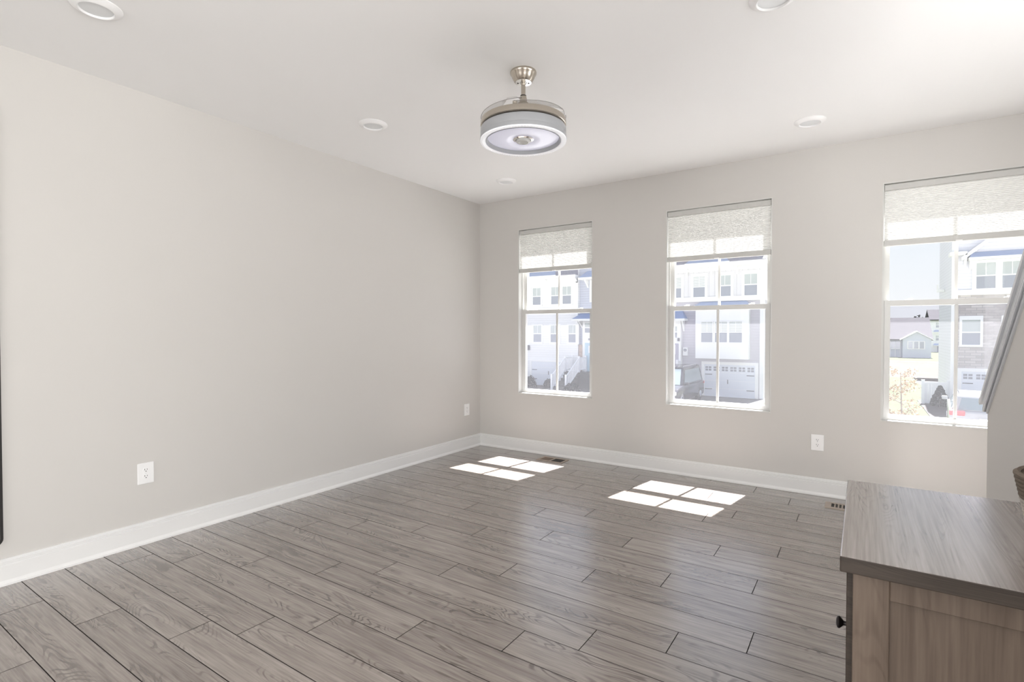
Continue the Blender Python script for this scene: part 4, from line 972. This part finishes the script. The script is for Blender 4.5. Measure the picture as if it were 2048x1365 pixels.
# vehicles ---------------------------------------------------------------
M['v_dark'] = solid('dark_grey_car_paint', (0.03, 0.03, 0.039), rough=0.18, spec=0.8, metal=0.3, noise=0.03)
M['v_white'] = solid('white_car_paint', (0.36, 0.365, 0.375), rough=0.2, spec=0.7, noise=0.01)
M['v_glass'] = solid('car_glass', (0.20, 0.25, 0.27), rough=0.05, spec=0.9, noise=0.04)
M['v_tyre'] = solid('tyre_rubber', (0.03, 0.03, 0.033), rough=0.85, noise=0.1)
M['v_chrome'] = solid('chrome', (0.8, 0.8, 0.82), rough=0.15, metal=1.0, noise=0.02)
M['v_red'] = solid('red_tail_lamp', (0.62, 0.05, 0.06), rough=0.15, spec=0.8, noise=0.05)
M['v_lamp'] = solid('headlamp_glass', (0.85, 0.87, 0.88), rough=0.1, spec=0.8, noise=0.02)
def suv(name, label, x, y, rot, paint_, L=4.7, W=1.9, Hh=1.78):
    """+y is the front of the vehicle in its own frame"""
    r = thing(name, label, 'car', (x, y, GZ))
    hw = W / 2
    def P(bm, prof, w, inset=0.0):
        prism(bm, [(-w, yy, zz) for yy, zz in prof], (2 * w, 0, 0))
    low = [(-L / 2, 0.42), (-L / 2 + 0.03, 0.98), (-L / 2 + 0.10, 1.04), (L / 2 - 1.05, 1.06), (L / 2 - 0.22, 0.98), (L / 2 - 0.03, 0.84), (L / 2, 0.45), (L / 2 - 0.10, 0.30), (-L / 2 + 0.1, 0.30)]
    bm = bm_new(); P(bm, low, hw)
    bmesh.ops.bevel(bm, geom=bm.edges[:], offset=0.05, segments=2, profile=0.6, affect='EDGES')
    b = obj('body', bm, paint_, r, local=True, smooth=True)
    # cabin: tapered greenhouse
    bm = bm_new()
    base = [(-L / 2 + 0.10, 1.02), (L / 2 - 1.15, 1.04)]; top = [(-L / 2 + 0.30, Hh), (L / 2 - 1.85, Hh)]
    v = [bm.verts.new(p) for p in ((-hw + 0.04, base[0][0], 1.02), (hw - 0.04, base[0][0], 1.02), (hw - 0.06, base[1][0], 1.04), (-hw + 0.06, base[1][0], 1.04),
                                   (-hw + 0.20, top[0][0], Hh), (hw - 0.20, top[0][0], Hh), (hw - 0.22, top[1][0], Hh), (-hw + 0.22, top[1][0], Hh))]
    for f in ((0, 1, 2, 3), (4, 5, 6, 7), (0, 1, 5, 4), (1, 2, 6, 5), (2, 3, 7, 6), (3, 0, 4, 7)): bm.faces.new([v[i] for i in f])
    bmesh.ops.recalc_face_normals(bm, faces=bm.faces[:])
    bmesh.ops.bevel(bm, geom=bm.edges[:], offset=0.05, segments=2, profile=0.6, affect='EDGES')
    cb = obj('cabin', bm, paint_, r, local=True, smooth=True)
    def quad(pts, name, off):
        bm = bm_new(); n = (Vector(pts[1]) - Vector(pts[0])).cross(Vector(pts[2]) - Vector(pts[0])).normalized()
        prism(bm, [Vector(p) + n * off for p in pts], n * 0.012); obj(name, bm, M['v_glass'], cb, local=True)
    def lerp(a, b_, t): return [a[i] + (b_[i] - a[i]) * t for i in range(3)]
    def pane(A, B, C, D, name, m=0.12, mz0=0.10, mz1=0.16):
        # A,B bottom, C,D top (D above A)
        l0, l1 = lerp(A, D, mz0), lerp(B, C, mz0); h0, h1 = lerp(A, D, 1 - mz1), lerp(B, C, 1 - mz1)
        quad([lerp(l0, l1, m), lerp(l1, l0, m), lerp(h1, h0, m), lerp(h0, h1, m)], name, -0.002)
    c_ = [tuple(q.co) for q in v] if False else None
    A = [(-hw + 0.04, base[0][0], 1.02), (hw - 0.04, base[0][0], 1.02), (hw - 0.06, base[1][0], 1.04), (-hw + 0.06, base[1][0], 1.04),
         (-hw + 0.20, top[0][0], Hh), (hw - 0.20, top[0][0], Hh), (hw - 0.22, top[1][0], Hh), (-hw + 0.22, top[1][0], Hh)]
    pane(A[0], A[1], A[5], A[4], 'rear_window', 0.10, 0.08, 0.14)
    pane(A[2], A[3], A[7], A[6], 'windscreen', 0.07, 0.05, 0.10)
    pane(A[1], A[2], A[6], A[5], 'side_window', 0.08); pane(A[3], A[0], A[4], A[7], 'side_window', 0.08)
    for sx in (-1, 1):
        for yy in (-L / 2 + 0.85, L / 2 - 0.88):
            bm = bm_new(); lathe(bm, [(0.0, -0.11), (0.22, -0.11), (0.33, -0.10), (0.36, -0.06), (0.36, 0.06), (0.33, 0.10), (0.22, 0.11), (0, 0.11)], 28)
            bmesh.ops.rotate(bm, verts=bm.verts[:], cent=(0, 0, 0), matrix=Matrix.Rotation(R(90), 3, 'Y')); bmesh.ops.translate(bm, verts=bm.verts[:], vec=(sx * (hw - 0.10), yy, 0.36))
            w = obj('wheel', bm, M['v_tyre'], r, local=True, smooth=True)
            bm = bm_new(); lathe(bm, [(0, 0.012), (0.20, 0.012), (0.21, 0), (0, 0)], 20); bmesh.ops.rotate(bm, verts=bm.verts[:], cent=(0, 0, 0), matrix=Matrix.Rotation(R(90 * sx), 3, 'Y')); bmesh.ops.translate(bm, verts=bm.verts[:], vec=(sx * (hw + 0.01), yy, 0.36)); obj('hubcap', bm, M['v_chrome'], w, local=True, smooth=True)
        obj('tail_lamp', bx(bm_new(), sx * (hw - 0.20) - 0.21, sx * (hw - 0.20) + 0.21, -L / 2 - 0.015, -L / 2 + 0.10, 0.86, 1.02, 0.02, 1), M['v_red'], b, local=True)
        obj('headlamp', bx(bm_new(), sx * (hw - 0.24) - 0.20, sx * (hw - 0.24) + 0.20, L / 2 - 0.14, L / 2 + 0.005, 0.68, 0.84, 0.02, 1), M['v_lamp'], b, local=True)
        bm = bm_new(); bx(bm, sx * (hw + 0.09) - 0.09, sx * (hw + 0.09) + 0.09, L / 2 - 1.45, L / 2 - 1.33, 1.08, 1.22, 0.025, 2); obj('wing_mirror', bm, paint_, b, local=True)
        obj('roof_rail', tube(bm_new(), [(sx * (hw - 0.28), -L / 2 + 0.45, Hh + 0.01), (sx * (hw - 0.28), -L / 2 + 0.6, Hh + 0.05), (sx * (hw - 0.28), L / 2 - 2.15, Hh + 0.05), (sx * (hw - 0.28), L / 2 - 2.0, Hh + 0.01)], 0.018, 6), M['v_chrome'], cb, local=True)
    obj('grille', bx(bm_new(), -0.42, 0.42, L / 2 - 0.05, L / 2 + 0.012, 0.58, 0.80, 0.02, 1), M['v_chrome'], b, local=True)
    obj('rear_bumper', bx(bm_new(), -hw + 0.06, hw - 0.06, -L / 2 - 0.06, -L / 2 + 0.05, 0.38, 0.58, 0.03, 2), paint_, b, local=True)
    obj('front_bumper', bx(bm_new(), -hw + 0.06, hw - 0.06, L / 2 - 0.05, L / 2 + 0.05, 0.32, 0.54, 0.03, 2), M['v_tyre'], b, local=True)
    obj('number_plate', bx(bm_new(), -0.15, 0.15, -L / 2 - 0.012, -L / 2 + 0.02, 0.70, 0.80), M['v_lamp'], b, local=True)
    r.rotation_euler = (0, 0, R(rot))
    return r
suv('suv', 'dark grey SUV facing the street before the lavender-grey townhouse', -8.36, 27.9, 180, M['v_dark'], 5.2, 1.98, 1.92)
suv('suv', 'white SUV with red tail lamps parked before the stone townhouse', 3.66, 25.8, -5, M['v_white'], 4.6, 1.86, 1.52)

# far houses and trees ---------------------------------------------------------------
M['f_blue'] = lap('far_blue_grey_siding', (0.62, 0.66, 0.74), 0.22)
def far_house():
    Y = 95.0
    r = thing('bungalow', 'far low blue-grey house with wide brown-grey roof across the meadow', 'house', (2.5, Y, GZ))
    box_part(r, 'walls', -7.0, 8.1, Y + 1.5, Y + 13, GZ, 0.35, M['f_blue'])
    bm = bm_new(); prism(bm, [(-7.6, Y + 0.8, 0.22), (-7.6, Y + 7.2, 3.5), (-7.6, Y + 13.6, 0.22), (-7.6, Y + 13.6, 0.05), (-7.6, Y + 0.8, 0.05)], (16.0, 0, 0)); obj('roof', bm, M['x_shingle_far'], r)
    obj('gable_bay', prism(bm_new(), [(4.85, Y, GZ), (8.1, Y, GZ), (8.1, Y, 0.2), (6.47, Y, 1.22), (4.85, Y, 0.2)], (0, 2.0, 0)), M['f_blue'], r)
    bm = bm_new()
    for sx in (-1, 1): prism(bm, [(6.47, Y - 0.3, 1.42), (6.47 + sx * 1.95, Y - 0.3, 0.2), (6.47 + sx * 1.95, Y - 0.3, 0.06), (6.47, Y - 0.3, 1.26)], (0, 3.5, 0))
    obj('gable_roof', bm, M['x_trim'], r)
    bm = bm_new(); bx(bm, 5.36, 7.40, Y - 0.05, Y, -1.2, -0.03); w = obj('window', bm, M['x_trim'], r)
    for i in range(3):
        obj('pane', bx(bm_new(), 5.50 + 0.65 * i, 5.98 + 0.65 * i, Y - 0.07, Y - 0.05, -1.1, -0.12), M['x_pane_low'], w)
    obj('porch_screen', bx(bm_new(), -2.0, 4.6, Y + 1.35, Y + 1.5, -1.15, -0.15), M['x_pane_low'], r)
    bm = bm_new(); bx(bm, -2.0, 4.6, Y + 1.2, Y + 1.32, -1.25, -1.13)
    for i in range(12): bx(bm, -2.0 + 0.6 * i, -1.94 + 0.6 * i, Y + 1.2, Y + 1.32, GZ, -0.1)
    obj('porch_railing', bm, M['x_vinyl'], r)
far_house()
def far_townhouse():
    Y = 125.0
    r = thing('townhouse', 'far narrow white townhouse beyond the bungalow roof', 'house', (12.0, Y, GZ))
    box_part(r, 'walls', 10.5, 13.6, Y, Y + 9, GZ, 3.6, M['x_trim'])
    gable_roof(r, 10.3, 13.8, Y, Y + 9, 3.6, 5.6, M['x_shingle_far'])
    for z in (2.1, -0.3):
        for x in (11.3, 12.2): h_window(r, x, x + 0.55, z, z + 0.9, Y, 0.1)
    hood(r, 10.9, 13.0, Y, 0.5, 1.3, 1.65, 0.2); hood(r, 10.9, 13.0, Y, 0.5, -1.2, -0.85, 0.2)
    box_part(r, 'front_door', 11.5, 12.4, Y - 0.05, Y, GZ, -1.35, M['x_door2'])
far_townhouse()
TREEL = ['far rounded tree just left of the stone townhouse', 'far rounded tree above the end of the bungalow roof', 'far low tree behind the bungalow ridge', 'far broad tree behind the middle of the bungalow roof', 'far tree showing over the left of the bungalow roof']
for i, (x, y, w, h) in enumerate([(16.2, 165, 2.4, 8.4), (12.4, 178, 2.2, 8.2), (9.4, 160, 2.2, 7.0), (4.5, 172, 2.2, 6.9), (0.5, 164, 2.2, 7.0)]):
    rnd = random.Random(40 + i); r = thing('tree', TREEL[i], 'tree', (x, y, GZ), 'trees on the horizon')
    pts = []
    for k in range(900):
        a = rnd.uniform(0, 6.283); b_ = math.asin(rnd.uniform(-0.8, 1)); q = rnd.uniform(0.7, 1.0) * (0.85 + 0.2 * math.sin(3 * a + i) * math.cos(2 * b_))
        pts.append((x + w * q * math.cos(a) * math.cos(b_), y + w * q * math.sin(a) * math.cos(b_), GZ + h * 0.58 + h * 0.42 * q * math.sin(b_)))
    bm = bm_new(); leaf_cloud(bm, pts, 0.45, rnd); obj('foliage', bm, M['l_far'], r)
    obj('trunk', tube(bm_new(), [(x, y, GZ), (x, y, GZ + h * 0.6)], 0.25, 8, 0.12), M['x_bark'], r)
